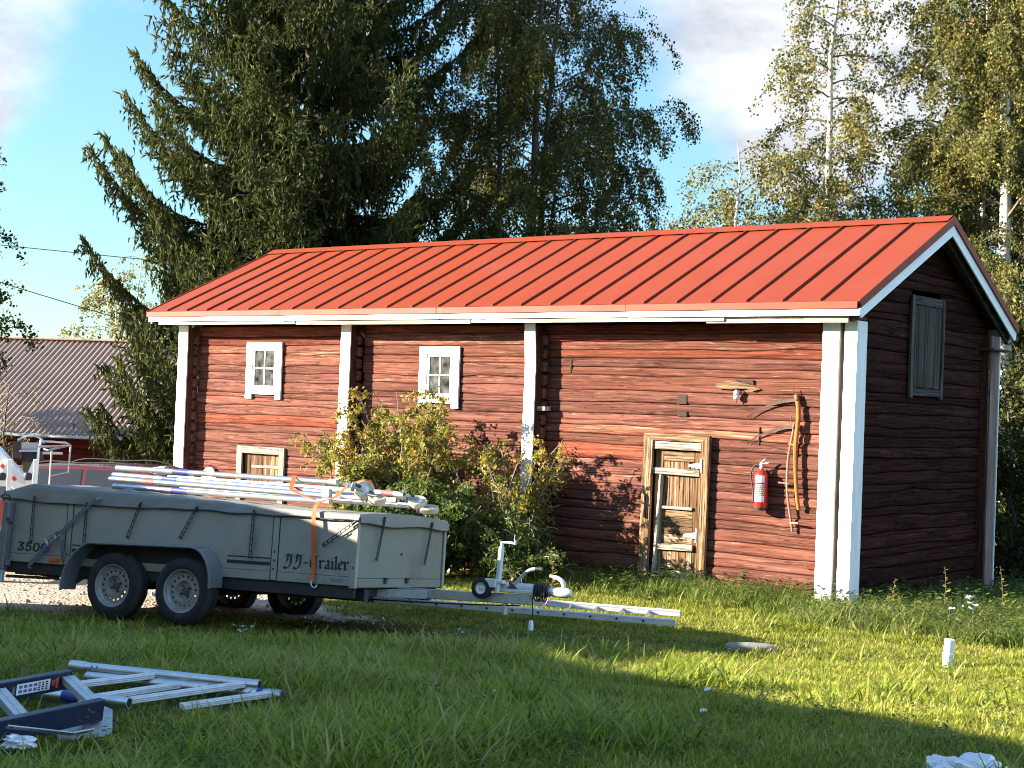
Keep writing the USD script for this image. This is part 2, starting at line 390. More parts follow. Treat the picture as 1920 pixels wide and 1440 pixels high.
M['galv_white'] = paint('pale_galvanised_casting', (0.66, 0.66, 0.64), (0.56, 0.56, 0.54), scale=14, rough=0.5, metal=0.25)
M['alu_bright'] = paint('bright_aluminium_profile', (0.72, 0.72, 0.71), (0.62, 0.62, 0.61), scale=12, rough=0.42, metal=0.3)
M['alu'] = paint('aluminium_tube', (0.60, 0.60, 0.60), (0.48, 0.48, 0.475), scale=16, stretch=(1, 1, 1), rough=0.28, rough2=0.42, metal=0.92, dirt=(0.42, 0.40, 0.37), dirt_amount=0.1)
M['alu_dull'] = paint('dull_aluminium', (0.62, 0.62, 0.62), (0.50, 0.50, 0.50), scale=24, rough=0.5, rough2=0.65, metal=0.6, bump=0.0006, dirt=(0.33, 0.31, 0.28), dirt_amount=0.2)
M['rubber'] = paint('tyre_rubber', (0.013, 0.013, 0.014), (0.022, 0.021, 0.021), scale=14, rough=0.8, bump=0.001, dirt=(0.07, 0.062, 0.05), dirt_amount=0.12)
M['black'] = paint('black_rubber', (0.012, 0.012, 0.013), (0.02, 0.02, 0.02), scale=20, rough=0.6)
M['black_frame'] = paint('black_chassis_steel', (0.018, 0.017, 0.017), (0.03, 0.028, 0.026), scale=8, rough=0.7, metal=0.0, dirt=(0.09, 0.08, 0.065), dirt_amount=0.1)
M['rim'] = paint('grey_wheel_steel', (0.34, 0.33, 0.30), (0.26, 0.25, 0.23), scale=18, rough=0.5, metal=0.35, dirt=(0.16, 0.13, 0.10), dirt_amount=0.3)
M['fender'] = paint('blue_grey_fender_steel', (0.185, 0.192, 0.205), (0.15, 0.156, 0.168), scale=10, rough=0.5, metal=0.4, dirt=(0.10, 0.092, 0.08), dirt_amount=0.22)
M['panel'] = paint('pale_grey_side_panel', (0.335, 0.308, 0.255), (0.295, 0.272, 0.225), scale=2.2, rough=0.55, bump=0.0012, bump_scale=9, dirt=(0.15, 0.13, 0.105), dirt_amount=0.24)
M['panel_green'] = paint('grey_green_front_panel', (0.185, 0.195, 0.16), (0.155, 0.165, 0.135), scale=2.4, rough=0.55, bump=0.0012, bump_scale=9, dirt=(0.11, 0.10, 0.08), dirt_amount=0.2)
M['tarp'] = paint('grey_tarpaulin', (0.225, 0.212, 0.185), (0.19, 0.18, 0.158), scale=3, rough=0.6, bump=0.006, bump_scale=5, dirt=(0.10, 0.095, 0.085), dirt_amount=0.2)
M['navy'] = paint('navy_stripe', (0.016, 0.018, 0.034), rough=0.5)
M['blue_tape'] = paint('blue_tape', (0.03, 0.05, 0.22), (0.04, 0.06, 0.26), rough=0.5)
M['red_tape'] = paint('red_paint_mark', (0.30, 0.03, 0.03), (0.40, 0.14, 0.13), rough=0.5)
M['orange_strap'] = paint('orange_webbing', (0.72, 0.13, 0.03), (0.62, 0.10, 0.025), scale=60, rough=0.75, bump=0.0006)
M['grey_strap'] = paint('grey_webbing', (0.16, 0.16, 0.17), (0.11, 0.11, 0.12), scale=60, rough=0.8)
M['orange_lens'] = paint('orange_reflector', (0.70, 0.12, 0.01), (0.6, 0.1, 0.01), scale=60, rough=0.2)
M['castor'] = paint('yellowed_castor_tyre', (0.62, 0.50, 0.34), (0.52, 0.38, 0.22), scale=9, rough=0.6)
M['castor_face'] = paint('pale_castor_face', (0.74, 0.70, 0.60), (0.62, 0.56, 0.46), scale=9, rough=0.6)
M['ext_red'] = paint('red_extinguisher_paint', (0.52, 0.02, 0.018), (0.46, 0.018, 0.016), scale=4, rough=0.25, coat=0.4)
M['sticker'] = paint('white_sticker', (0.74, 0.74, 0.72), (0.68, 0.68, 0.67), rough=0.5)
M['print_red'] = paint('red_print', (0.5, 0.05, 0.04), rough=0.5)
M['print_black'] = paint('black_print', (0.02, 0.02, 0.022), rough=0.5)
M['print_blue'] = paint('blue_print', (0.10, 0.14, 0.30), rough=0.5)
M['iron'] = paint('rusty_iron', (0.07, 0.05, 0.042), (0.12, 0.075, 0.055), scale=30, rough=0.75, metal=0.3)
M['iron_rust'] = paint('brown_rusty_iron', (0.16, 0.085, 0.05), (0.10, 0.06, 0.04), scale=30, rough=0.8, metal=0.2)
M['navy_frame'] = paint('navy_ladder_paint', (0.010, 0.012, 0.028), (0.014, 0.016, 0.034), scale=10, rough=0.32, dirt=(0.05, 0.05, 0.055), dirt_amount=0.1)
M['plastic_white'] = paint('white_plastic', (0.72, 0.73, 0.74), (0.64, 0.65, 0.66), scale=6, rough=0.45, bump=0.002)
M['porcelain'] = paint('porcelain', (0.80, 0.79, 0.76), (0.7, 0.69, 0.66), rough=0.2)
M['slab_stone'] = paint('grey_slab', (0.26, 0.245, 0.22), (0.17, 0.16, 0.14), scale=9, rough=0.95, bump=0.012)
M['stone'] = paint('lichened_stone', (0.42, 0.40, 0.36), (0.30, 0.285, 0.26), scale=9, rough=0.9, bump=0.01)
M['far_red'] = wood('far_red_boarding', (0.07, 0.015, 0.011), (0.13, 0.026, 0.018), (0.18, 0.040, 0.026), along='x', gscale=0.7)
M['far_white'] = paint('far_white_trim', (0.66, 0.66, 0.65), rough=0.6)
M['far_roof'] = paint('brown_profiled_sheet', (0.36, 0.275, 0.225), (0.32, 0.24, 0.195), scale=0.8, rough=0.6, spec=0.12)
M['car_red'] = paint('dark_red_car_paint', (0.10, 0.009, 0.011), (0.09, 0.008, 0.010), scale=2, rough=0.3, coat=0.8)
M['car_glass'] = paint('tinted_car_glass', (0.03, 0.035, 0.045), (0.03, 0.035, 0.045), rough=0.08, spec=0.6)
M['yellow_panel'] = paint('olive_yellow_panel', (0.16, 0.14, 0.04), (0.13, 0.115, 0.035), rough=0.6)
M['house_wall'] = wood('yellow_house_boarding', (0.5, 0.4, 0.22), (0.6, 0.48, 0.26), (0.66, 0.54, 0.3), along='z')
M['house_roof'] = paint('dark_house_roof', (0.10, 0.09, 0.085), (0.13, 0.12, 0.11), rough=0.7)
glass_nodes = {'fr': ('fresnel', dict(IOR=1.5)), 'tr': ('transparent_bsdf', dict(color=(0.93, 0.95, 0.94))), 'gl': ('glossy_bsdf', dict(color=(0.9, 0.9, 0.9), roughness=0.03)), 'mx': ('mix_closure', {}), 'df': ('diffuse_bsdf', dict(color=(.42, .41, .38))), 'tc': ('texture_coordinate', {}), 'nz': ('noise_texture', dict(scale=7.0, detail=6.0)), 'mr': ('map_range', dict(from_min=.35, from_max=.75, to_min=.03, to_max=.30, clamp=True)), 'm2': ('mix_closure', {})}
M['glass'] = usdkit.material(stage, L('window_glass'), glass_nodes, [('fr.fac', 'mx.fac'), ('tr.BSDF', 'mx.closure1'), ('gl.BSDF', 'mx.closure2'), ('tc.object', 'nz.vector'), ('nz.fac', 'mr.value'), ('mr.result', 'm2.fac'), ('mx.closure', 'm2.closure1'), ('df.BSDF', 'm2.closure2')], surface='m2.closure')
# ---------------------------------------------------------------- ground
def xd(x, y):
    """Metres to the right of, and ahead of, the lawn's edge where the photographer stood."""
    return (x - CAM[0]) * R_H[0] + (y - CAM[1]) * R_H[1], (x - CAM[0]) * F_H[0] + (y - CAM[1]) * F_H[1]


def bumps(x, y):
    p = np.stack([x * 0.9, y * 0.9, np.zeros_like(x)], -1)
    q = np.stack([x * 3.1, y * 3.1, np.zeros_like(x) + 5], -1)
    return (meshkit.noise(p, 3) - 0.5) * 0.085 + (meshkit.noise(q, 4) - 0.5) * 0.05


def gravel_mask(x, y):
    X, d = xd(x, y)
    n = meshkit.fbm(np.stack([x * 1.2, y * 1.2, np.zeros_like(x)], -1), 3, 11) - 0.5
    near = d - (15.75 + 0.05 * (X + 5) + n * 0.8)
    right = (-1.35 - 0.45 * (d - 16.5)) - X + n * 1.2
    return np.minimum(near, np.maximum(right, -5))


def surface(x, y):
    x, y = np.asarray(x, float), np.asarray(y, float)
    g = np.clip(gravel_mask(x, y) * 2 + 0.8, 0, 1)
    fl = np.exp(-(((x - 2.75) / .75) ** 2 + ((y + 13.05) / .75) ** 2) ** 2)      # trodden flat where the scaffold lies
    return terrain(x, y) + bumps(x, y) * (1 - 0.85 * g) * (1 - fl) - .025 * fl


def lines(a, b, step, far):
    core = np.arange(a, b + 1e-6, step)
    out = np.geomspace(1, far, 14)
    return np.r_[(a - out)[::-1], core, b + out]


gx, gy = lines(-42, 22, 0.3, 500), lines(-22, 34, 0.3, 500)
GX, GY = np.meshgrid(gx, gy, indexing='ij')
GZ = surface(GX.ravel(), GY.ravel())
nx, ny = GX.shape
i, j = np.meshgrid(np.arange(nx - 1), np.arange(ny - 1), indexing='ij')
q = np.stack([i * ny + j, (i + 1) * ny + j, (i + 1) * ny + j + 1, i * ny + j + 1], -1).reshape(-1, 4)
soil = usdkit.material(stage, L('lawn_soil'), {
    'g': ('geometry', {}), 'n': ('noise_texture', dict(scale=0.9, detail=8.0, roughness=0.65)), 'n2': ('noise_texture', dict(scale=18.0, detail=6.0, roughness=0.6)),
    'r': ('rgb_ramp', dict(ramp=[(0.36, (0.045, 0.060, 0.018)), (0.5, (0.060, 0.078, 0.022)), (0.68, (0.105, 0.088, 0.048))])),
    'm': ('mix_color', dict(blend_type='multiply', fac=0.8)), 'r2': ('rgb_ramp', dict(ramp=[(0.3, (0.55, 0.55, 0.55)), (0.7, (1.25, 1.2, 1.1))])),
    'b': ('bump', dict(strength=0.8, distance=0.03)), 'p': ('principled_bsdf', dict(roughness=0.95, specular_ior_level=0.1))},
    [('g.position', 'n.vector'), ('g.position', 'n2.vector'), ('n.fac', 'r.fac'), ('n2.fac', 'r2.fac'), ('r.color', 'm.a'), ('r2.color', 'm.b'), ('m.result', 'p.base_color'), ('n2.fac', 'b.height'), ('b.normal', 'p.normal')], surface='p.BSDF')
tag(obj(None, 'ground', (np.stack([GX.ravel(), GY.ravel(), GZ], 1), q), soil, smooth=True), 'uneven lawn and yard ground falling gently away towards the barn', 'ground', kind='structure')

gravel = usdkit.material(stage, L('sandy_gravel'), {
    'g': ('geometry', {}), 'v': ('voronoi_texture', dict(scale=26.0, feature='f1')), 'n': ('noise_texture', dict(scale=1.1, detail=9.0, roughness=0.7)), 'n2': ('noise_texture', dict(scale=60.0, detail=4.0)),
    'r': ('rgb_ramp', dict(ramp=[(0.3, (0.30, 0.23, 0.17)), (0.5, (0.42, 0.335, 0.255)), (0.7, (0.52, 0.43, 0.34))])),
    's': ('separate_color', {}), 'r2': ('rgb_ramp', dict(ramp=[(0.0, (0.70, 0.68, 0.66)), (0.6, (1.0, 1.0, 1.0)), (1.0, (1.25, 1.22, 1.2))])), 'm': ('mix_color', dict(blend_type='multiply', fac=1.0)),
    'b': ('bump', dict(strength=0.8, distance=0.02)), 'p': ('principled_bsdf', dict(roughness=0.92, specular_ior_level=0.2))},
    [('g.position', 'v.vector'), ('g.position', 'n.vector'), ('n.fac', 'r.fac'), ('v.color', 's.color'), ('s.r', 'r2.fac'), ('r.color', 'm.a'), ('r2.color', 'm.b'), ('m.result', 'p.base_color'), ('v.distance', 'b.height'), ('b.normal', 'p.normal')], surface='p.BSDF')
hx, hy = np.arange(-48, 6, 0.2), np.arange(-14, 24, 0.2)
HX, HY = np.meshgrid(hx, hy, indexing='ij')
inside = gravel_mask(HX.ravel(), HY.ravel()).reshape(HX.shape) > 0
inside &= ~((HY > -0.05) & (HX > -13.2))
ok = inside[:-1, :-1] & inside[1:, :-1] & inside[:-1, 1:] & inside[1:, 1:]
nh = HX.shape[1]; i, j = np.nonzero(ok)
q = np.stack([i * nh + j, (i + 1) * nh + j, (i + 1) * nh + j + 1, i * nh + j + 1], -1)
u, inv = np.unique(q, return_inverse=True)
vx, vy = HX.ravel()[u], HY.ravel()[u]


def ground_z(x, y):
    """Height of the ground sheet itself (bilinear on its own grid)."""
    from scipy.interpolate import RegularGridInterpolator
    return RegularGridInterpolator((gx, gy), GZ.reshape(nx, ny), bounds_error=False, fill_value=None)(np.stack([x, y], -1))


tag(obj(None, 'gravel_yard', (np.stack([vx, vy, ground_z(vx, vy) + 0.005], 1), inv.reshape(-1, 4)), gravel, smooth=True), 'sunlit sandy gravel yard behind and under the trailer', 'yard', kind='structure')

# stones lying on the gravel: real geometry, past counting
rng = np.random.default_rng(21)
ico = trimesh.creation.icosphere(0); iv, iff = np.array(ico.vertices), np.array(ico.faces)
pts = []
while len(pts) < 2200:
    X, d = rng.uniform(-8, -0.3), 15.4 + 5.5 * rng.random() ** 1.5
    p = CAM[:2] + X * R_H + d * F_H
    if gravel_mask(np.array([p[0]]), np.array([p[1]]))[0] > -0.1 and p[1] < -0.1:
        pts.append(p)
pts = np.array(pts); pz = ground_z(pts[:, 0], pts[:, 1]) + 0.005
mb = MB()
for (x, y), z in zip(pts, pz):
    s = rng.gamma(1.6, 0.004) + 0.004
    mb.add((iv * s * rng.uniform(.6, 1.2, 3) * (1 + .25 * rng.standard_normal((len(iv), 1))) + (x, y, z + s * .2), iff))
tag(obj(None, 'gravel_stones', mb, M['stone']), 'loose small stones scattered over the gravel yard', 'gravel', kind='stuff')

# ---------------------------------------------------------------- the red log barn
barn = thing('log_barn', 'long weathered red log barn with bright red seamed metal roof and white corner boards', 'barn')
BL, BD = -12.62, 4.35


def wobble(seed, n_cp=9, amp=0.012):
    r = np.random.default_rng(seed); cp = r.normal(0, amp, n_cp); s = r.normal(0, amp * .8)
    return lambda t: np.interp(t, np.linspace(0, 1, n_cp), cp) + s * (t - .5)


def log_piece(a0, a1, zb, zt, face, along, seed, sgn=-1.0, depth=0.15):
    """One hewn log: along x (front wall, face towards -y) or along y (gable, face towards +x). zb, zt: functions of position."""
    r = np.random.default_rng(seed)
    n = max(3, int((a1 - a0) / 0.16)); a = np.linspace(a0, a1, n + 1)
    prof = np.array([0, .07, .22, .5, .78, .93, 1.0]); off = np.array([.021, .006, .0, 0, .0, .005, .020])
    bot, top = zb(a), zt(a)
    k = len(prof)
    Z = bot[:, None] + (top - bot)[:, None] * prof
    hew = np.interp(a, np.linspace(a0, a1, max(4, n // 2)), r.normal(0, .0045, max(4, n // 2)))
    D = off[None, :] + hew[:, None] * (off[None, :] < .02) + r.normal(0, .0022, (n + 1, k)) + r.normal(0, .004)
    Zb, Db = np.stack([top, bot], 1), np.full((n + 1, 2), depth)
    Z = np.hstack([Z, Zb]); D = np.hstack([D, Db]); K = k + 2
    A = np.repeat(a[:, None], K, 1)
    if along == 'x':
        V = np.stack([A, face - sgn * -1 * -D if False else face + D, Z], -1)
    else:
        V = np.stack([face - D, A, Z], -1)
    V = V.reshape(-1, 3)
    i, j = np.meshgrid(np.arange(n), np.arange(K), indexing='ij')
    q = np.stack([i * K + j, (i + 1) * K + j, (i + 1) * K + (j + 1) % K, i * K + (j + 1) % K], -1).reshape(-1, 4)
    F = np.vstack([q[:, [0, 1, 2]], q[:, [0, 2, 3]]])
    caps = [[0, m, m + 1] for m in range(1, K - 1)]; b = n * K
    F = np.vstack([F, np.array(caps)[:, ::-1], np.array(caps) + b])
    return V, F


def log_wall(parent, a0, a1, z0, z1, rows, face, along, seed, openings=(), top_fn=None, mats=None):
    r = np.random.default_rng(seed)
    hs = r.uniform(.62, 1.42, rows); zs = z0 + np.r_[0, np.cumsum(hs)] / hs.sum() * (z1 - z0)
    seams = [wobble(seed * 100 + k, 8, 0.011 if 0 < k < rows else 0.0) for k in range(rows + 1)]
    for k in range(rows):
        zb = lambda a, k=k: zs[k] + seams[k]((a - a0) / (a1 - a0))
        zt = lambda a, k=k: zs[k + 1] + seams[k + 1]((a - a0) / (a1 - a0)) - .0015
        zm = (zs[k] + zs[k + 1]) / 2
        lo, hi = a0 + r.normal(0, .012), a1 + r.normal(0, .012)
        if top_fn:
            lo2, hi2 = top_fn(zm)
            lo, hi = max(lo, lo2), min(hi, hi2)
        spans = [(lo, hi)]
        for (o0, o1, q0, q1) in openings:
            if q0 < zm < q1:
                nxt = []
                for s0, s1 in spans:
                    nxt += [(s0, min(s1, o0)), (max(s0, o1), s1)]
                spans = [s for s in nxt if s[1] - s[0] > .05]
        for s0, s1 in spans:
            if s1 - s0 > .12:
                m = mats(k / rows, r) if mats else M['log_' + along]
                obj(parent, 'log', log_piece(s0, s1, zb, zt, face, along, seed * 1000 + k * 7 + int(s0 * 3) % 5), m, smooth=35)


def front_mats(t, r):
    if t > 0.93:
        return M['log_x_fresh']
    if t > .84:
        return M['log_x_worn'] if r.random() < .6 else M['log_x_fresh']
    if t < 0.24:
        return M['log_x_worn'] if r.random() < .55 else M['log_x']
    return M['log_x_worn'] if r.random() < .12 else (M['log_x_fresh'] if r.random() < .12 else M['log_x'])


WIN = [(-11.21, -10.33, 2.37, 3.25), (-7.26, -6.44, 2.33, 3.19)]
HATCH = (-11.35, -10.18, 0.55, 1.49)
DOOR = (-3.05, -2.01, 0.03, 2.02)
W1 = (WIN[0][0] + .20, WIN[0][1] - .17, WIN[0][2] + .20, WIN[0][3] - .15)
W2 = (WIN[1][0] + .19, WIN[1][1] - .17, WIN[1][2] + .19, WIN[1][3] - .14)
log_wall(barn, -12.49, -8.72, -0.55, 3.52, 28, 0.0, 'x', 3, [W1, (HATCH[0] + .08, HATCH[1] - .08, HATCH[2] + .08, HATCH[3] - .08)], mats=front_mats)
log_wall(barn, -8.48, -5.05, -0.45, 3.52, 27, 0.0, 'x', 5, [W2], mats=front_mats)
log_wall(barn, -4.86, -0.26, -0.35, 3.52, 27, 0.0, 'x', 8, [(DOOR[0] + .06, DOOR[1] - .06, -1, DOOR[3] - .06)], mats=front_mats)


def roof_z(y):
    return 5.02 - 0.505 * abs(y - 2.12)


def gable_span(z):
    h = (5.02 - .13 - z) / .505
    return 2.12 - h, 2.12 + h


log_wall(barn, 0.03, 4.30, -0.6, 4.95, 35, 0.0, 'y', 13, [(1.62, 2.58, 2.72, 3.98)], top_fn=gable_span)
mb = MB(); mb.bx(BL, -.17, BD - .15, BD, -.8, 3.5, .01)
obj(barn, 'rear_wall', mb, M['log_x'])
mb = MB(); mb.bx(BL, BL + .15, .16, BD - .16, -.8, 3.5, .01)
mb.poly([(.1, 3.5), (BD - .1, 3.5), (2.12, 4.8)], (BL, 0, 0), (0, 1, 0), (0, 0, 1), .12)
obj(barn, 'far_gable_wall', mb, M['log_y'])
for xx in (-8.53, -4.95):   # cross walls whose notched ends stand behind the white boards
    mb = MB(); mb.bx(xx - .07, xx + .07, .16, BD - .16, -.8, 3.5, .01)
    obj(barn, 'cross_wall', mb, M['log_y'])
mb = MB(); mb.bx(BL + .15, -.15, .17, BD - .17, 1.72, 1.80, .005)
obj(barn, 'loft_floor', mb, M['dark_soffit'])

# boxed log ends: white board in front, red-brown cheeks, ragged log tails beside them
rng = np.random.default_rng(5)


def boxed_corner(x0, x1, y0, zt, zb=-0.7, shift=0.0, inner=True):
    d = shift
    mb = MB(); mb.poly([(x0 + d, zt), (x1 + d, zt), (x1, zt - .62), (x1 - .01, zb), (x0 - .03, zb), (x0, zt - .62)], (0, y0 + .022, 0), (1, 0, 0), (0, 0, 1), .022)
    obj(barn, 'corner_board', mb, M['white_board'])
    if inner:
        for xa in (x0 + .012, x1 - .02):
            mb = MB(); mb.bx(xa - .011, xa + .011, y0 + .026, -.002, zb, zt - .03, .002); obj(barn, 'side_board', mb, M['brown_board'])
        for k in range(22):   # the notched tails of the cross wall's logs
            z = zb + .1 + k * .19
            if z + .16 < zt:
                mb = MB(); mb.box(((x0 + x1) / 2 + .02 + rng.normal(0, .006), -.055, z + .085), ((x1 - x0) + .10 + rng.uniform(-.03, .03), .10, .15), .02)
                obj(barn, 'log_tail', mb, M['log_x'])


boxed_corner(-12.76, -12.52, -.24, 3.52)
boxed_corner(-8.77, -8.56, -.24, 3.52)
boxed_corner(-5.03, -4.84, -.24, 3.52, shift=-.035)
mb = MB(); mb.bx(-.325, -.095, -.235, -.20, -.5, 3.53, .004); obj(barn, 'corner_board', mb, M['white_board'])
mb = MB(); mb.bx(-.325, -.30, -.198, .0, -.5, 3.53, .002); obj(barn, 'side_board', mb, M['brown_board'])
mb = MB(); mb.bx(-.115, -.095, -.198, -.12, -.5, 3.53, .002); obj(barn, 'side_board', mb, M['grey_wood_z'])
mb = MB(); mb.bx(-.098, -.018, -.155, -.12, -.5, 3.5, .003); obj(barn, 'recess_board', mb, M['grey_wood_z'])
mb = MB(); mb.bx(-.02, .125, -.245, -.21, -.5, 3.53, .004); obj(barn, 'corner_board', mb, M['white_board'])
mb = MB(); mb.bx(-.02, .0, -.208, -.12, -.5, 3.53, .002); obj(barn, 'side_board', mb, M['grey_wood_z'])
mb = MB(); mb.bx(.127, .152, -.243, .03, -.5, 3.53, .003); obj(barn, 'gable_corner_board', mb, M['white_board'])
# rear gable corner, boxed in bare reddish and grey boards
mb = MB(); mb.bx(.10, .13, 4.13, 4.40, -.9, 3.6, .004); obj(barn, 'rear_corner_board', mb, M['rear_board'], label='reddish bare board boxing the rear gable corner')
mb = MB(); mb.bx(.06, .15, 4.402, 4.43, -.9, 3.6, .004); obj(barn, 'rear_corner_board', mb, M['white_board'], label='grey-white edge board on the rear gable corner')
mb = MB(); mb.bx(-.02, .099, 4.11, 4.129, -.9, 3.6, .003); obj(barn, 'side_board', mb, M['brown_board'])

# roof
RX0, RX1 = (-12.97, .34), (-13.33, .275)     # ridge ends, eave ends
YR, ZR, YE, ZE = 2.12, 5.07, -.50, 3.745
YB, ZB = 4.74, 3.745


def roof_pt(u, v, lift=0.0, back=False):
    x = (1 - v) * (RX0[0] + u * (RX0[1] - RX0[0])) + v * (RX1[0] + u * (RX1[1] - RX1[0]))
    ye, ze = (YB, ZB) if back else (YE, ZE)
    p = np.array([x, YR + v * (ye - YR), ZR + v * (ze - ZR)])
    nrm = np.array([0, (ZR - ze) * (1 if back else -1), abs(ye - YR)]); nrm /= np.linalg.norm(nrm)
    return p + nrm * lift


def slab(c, t):
    c = np.asarray(c, float); n = np.cross(c[1] - c[0], c[3] - c[0]); n /= np.linalg.norm(n)
    V = np.vstack([c, c - n * t])
    F = np.array([[0, 1, 2], [0, 2, 3], [4, 6, 5], [4, 7, 6], [0, 4, 5], [0, 5, 1], [1, 5, 6], [1, 6, 2], [2, 6, 7], [2, 7, 3], [3, 7, 4], [3, 4, 0]])
    return V, F


NP = 26
rs = np.random.default_rng(77)
for k in range(NP):
    u0, u1 = k / NP, (k + 1) / NP
    g = .0004
    n = 7; V = []; tilt = rs.normal(0, .0016, 2)
    for a in range(n + 1):   # slightly buckled sheet
        for b in range(5):
            V.append(roof_pt(u0 + g + (u1 - u0 - 2 * g) * b / 4, .012 + .983 * a / n, .004 * math.sin(b / 4 * math.pi) * rs.uniform(.2, 1) + rs.normal(0, .0008) + tilt[0] * (b / 2 - 1)))
    V = np.array(V); i, j = np.meshgrid(np.arange(n), np.arange(4), indexing='ij')
    q = np.stack([i * 5 + j, (i + 1) * 5 + j, (i + 1) * 5 + j + 1, i * 5 + j + 1], -1).reshape(-1, 4)
    obj(barn, 'roof_panel', (V, q), M['roof_red'], smooth=True)
for k in range(1, NP):
    u = k / NP; a, b = roof_pt(u, .018, .012), roof_pt(u, .992, .012)
    mb = MB(); mb.beam(a, b, .024, .034, up=(0, -.45, .89), bev=.004); obj(barn, 'roof_seam', mb, M['roof_red'])
mb = MB(); mb.add(slab([roof_pt(0, 0, -.012), roof_pt(0, 1, -.012), roof_pt(1, 1, -.012), roof_pt(1, 0, -.012)], .025)); obj(barn, 'roof_deck', mb, M['dark_soffit'])
mb = MB(); mb.add(slab([roof_pt(1, 0, -.010, True), roof_pt(1, 1, -.010, True), roof_pt(0, 1, -.010, True), roof_pt(0, 0, -.010, True)], .025)); obj(barn, 'roof_deck', mb, M['dark_soffit'])
for k in range(13):
    u0, u1 = k / 13 + .0003, (k + 1) / 13 - .0003
    mb = MB(); mb.add(slab([roof_pt(u1, .01, .006, True), roof_pt(u1, 1, .006, True), roof_pt(u0, 1, .006, True), roof_pt(u0, .01, .006, True)], .006)); obj(barn, 'roof_panel', mb, M['roof_red'])
for i0, i1 in ((0, .36), (.36, .7), (.7, 1)):   # ridge capping in three lengths
    for back in (False, True):
        c = [roof_pt(i0, .0, .034), roof_pt(i0, .066, .030, back), roof_pt(i1 - .0005, .066, .030, back), roof_pt(i1 - .0005, .0, .034)]
        mb = MB(); mb.add(slab(c if not back else c[::-1], .006)); obj(barn, 'ridge_cap', mb, M['roof_red'])
xs = np.linspace(RX1[0], RX1[1], 5)
for a, b, s in zip(xs[:-1], xs[1:], (0, .004, .001, .005)):
    mb = MB(); mb.bx(a, b - .003, YE - .014 - s, YE + .004 - s, ZE - .088, ZE + .004, .004); obj(barn, 'eave_flashing', mb, M['roof_red'])
    mb = MB(); mb.bx(a + .03, b + .027, YE + .006 - s, YE + .030 - s, ZE - .166 - s, ZE - .078 - s, .003); obj(barn, 'eave_board', mb, M['white_metal'])
for a, b, dz in ((-13.05, -9.6, .01), (-9.58, -5.9, -.004), (-5.88, -1.62, .006), (-1.9, .12, -.018)):
    mb = MB(); mb.bx(a, b, YE + .035 + (.026 if a == -1.9 else 0), YE + .06 + (.026 if a == -1.9 else 0), ZE - .235 + dz, ZE - .155, .003); obj(barn, 'eave_plank', mb, M['pale_plank'])
for k in range(20):   # rafter tails
    x = -12.9 + k * .685
    for back in (False, True):
        yo = YB - .06 if back else YE + .07
        mb = MB(); mb.beam((x, yo, roof_z(yo) - .09), (x, 2.12 + (.05 if back else -.05), roof_z(2.12) - .12), .09, .10); obj(barn, 'rafter', mb, M['dark_soffit'])
mb = MB(); mb.bx(-12.7, .1, -.16, .10, 3.545, 3.60, .004); obj(barn, 'wall_plate', mb, M['log_x'])
mb = MB(); mb.bx(RX1[0] + .02, RX1[1] - .02, YB - .03, YB, ZB - .17, ZB - .01, .003); obj(barn, 'eave_board', mb, M['white_metal'])
mb = MB(); mb.bx(RX1[0] + .05, RX1[1] - .06, 4.0, YB - .04, ZB - .36, ZB - .33, .003); obj(barn, 'rear_soffit', mb, M['dark_soffit'])
for end, sgn in ((1, 1), (0, -1)):   # barge boards on both gables
    for back in (False, True):
        a, b = roof_pt(end, 0, 0, back), roof_pt(end, 1, 0, back)
        o = np.array([sgn * .012, 0, 0])
        up = (0, (1 if back else -1) * .45, .89)
        dn = -np.array(up) / np.linalg.norm(up)
        mb = MB(); mb.beam(a + o + dn * .035, b + o + dn * .035, .024, .105, up=up, bev=.004); obj(barn, 'verge_flashing', mb, M['roof_red'])
        o2 = np.array([-sgn * .012, 0, 0])
        mb = MB(); mb.beam(a + o2 + dn * .155, b + o2 + dn * .155, .024, .135, up=up, bev=.003); obj(barn, 'barge_board', mb, M['white_metal'])
        o3 = np.array([-sgn * .12, 0, 0])
        mb = MB(); mb.beam(a + o3 + dn * .17, b + o3 + dn * .17 + (0, 0, -.03), .04, .15, up=up, bev=.004); obj(barn, 'verge_rafter', mb, M['grey_wood_y'])

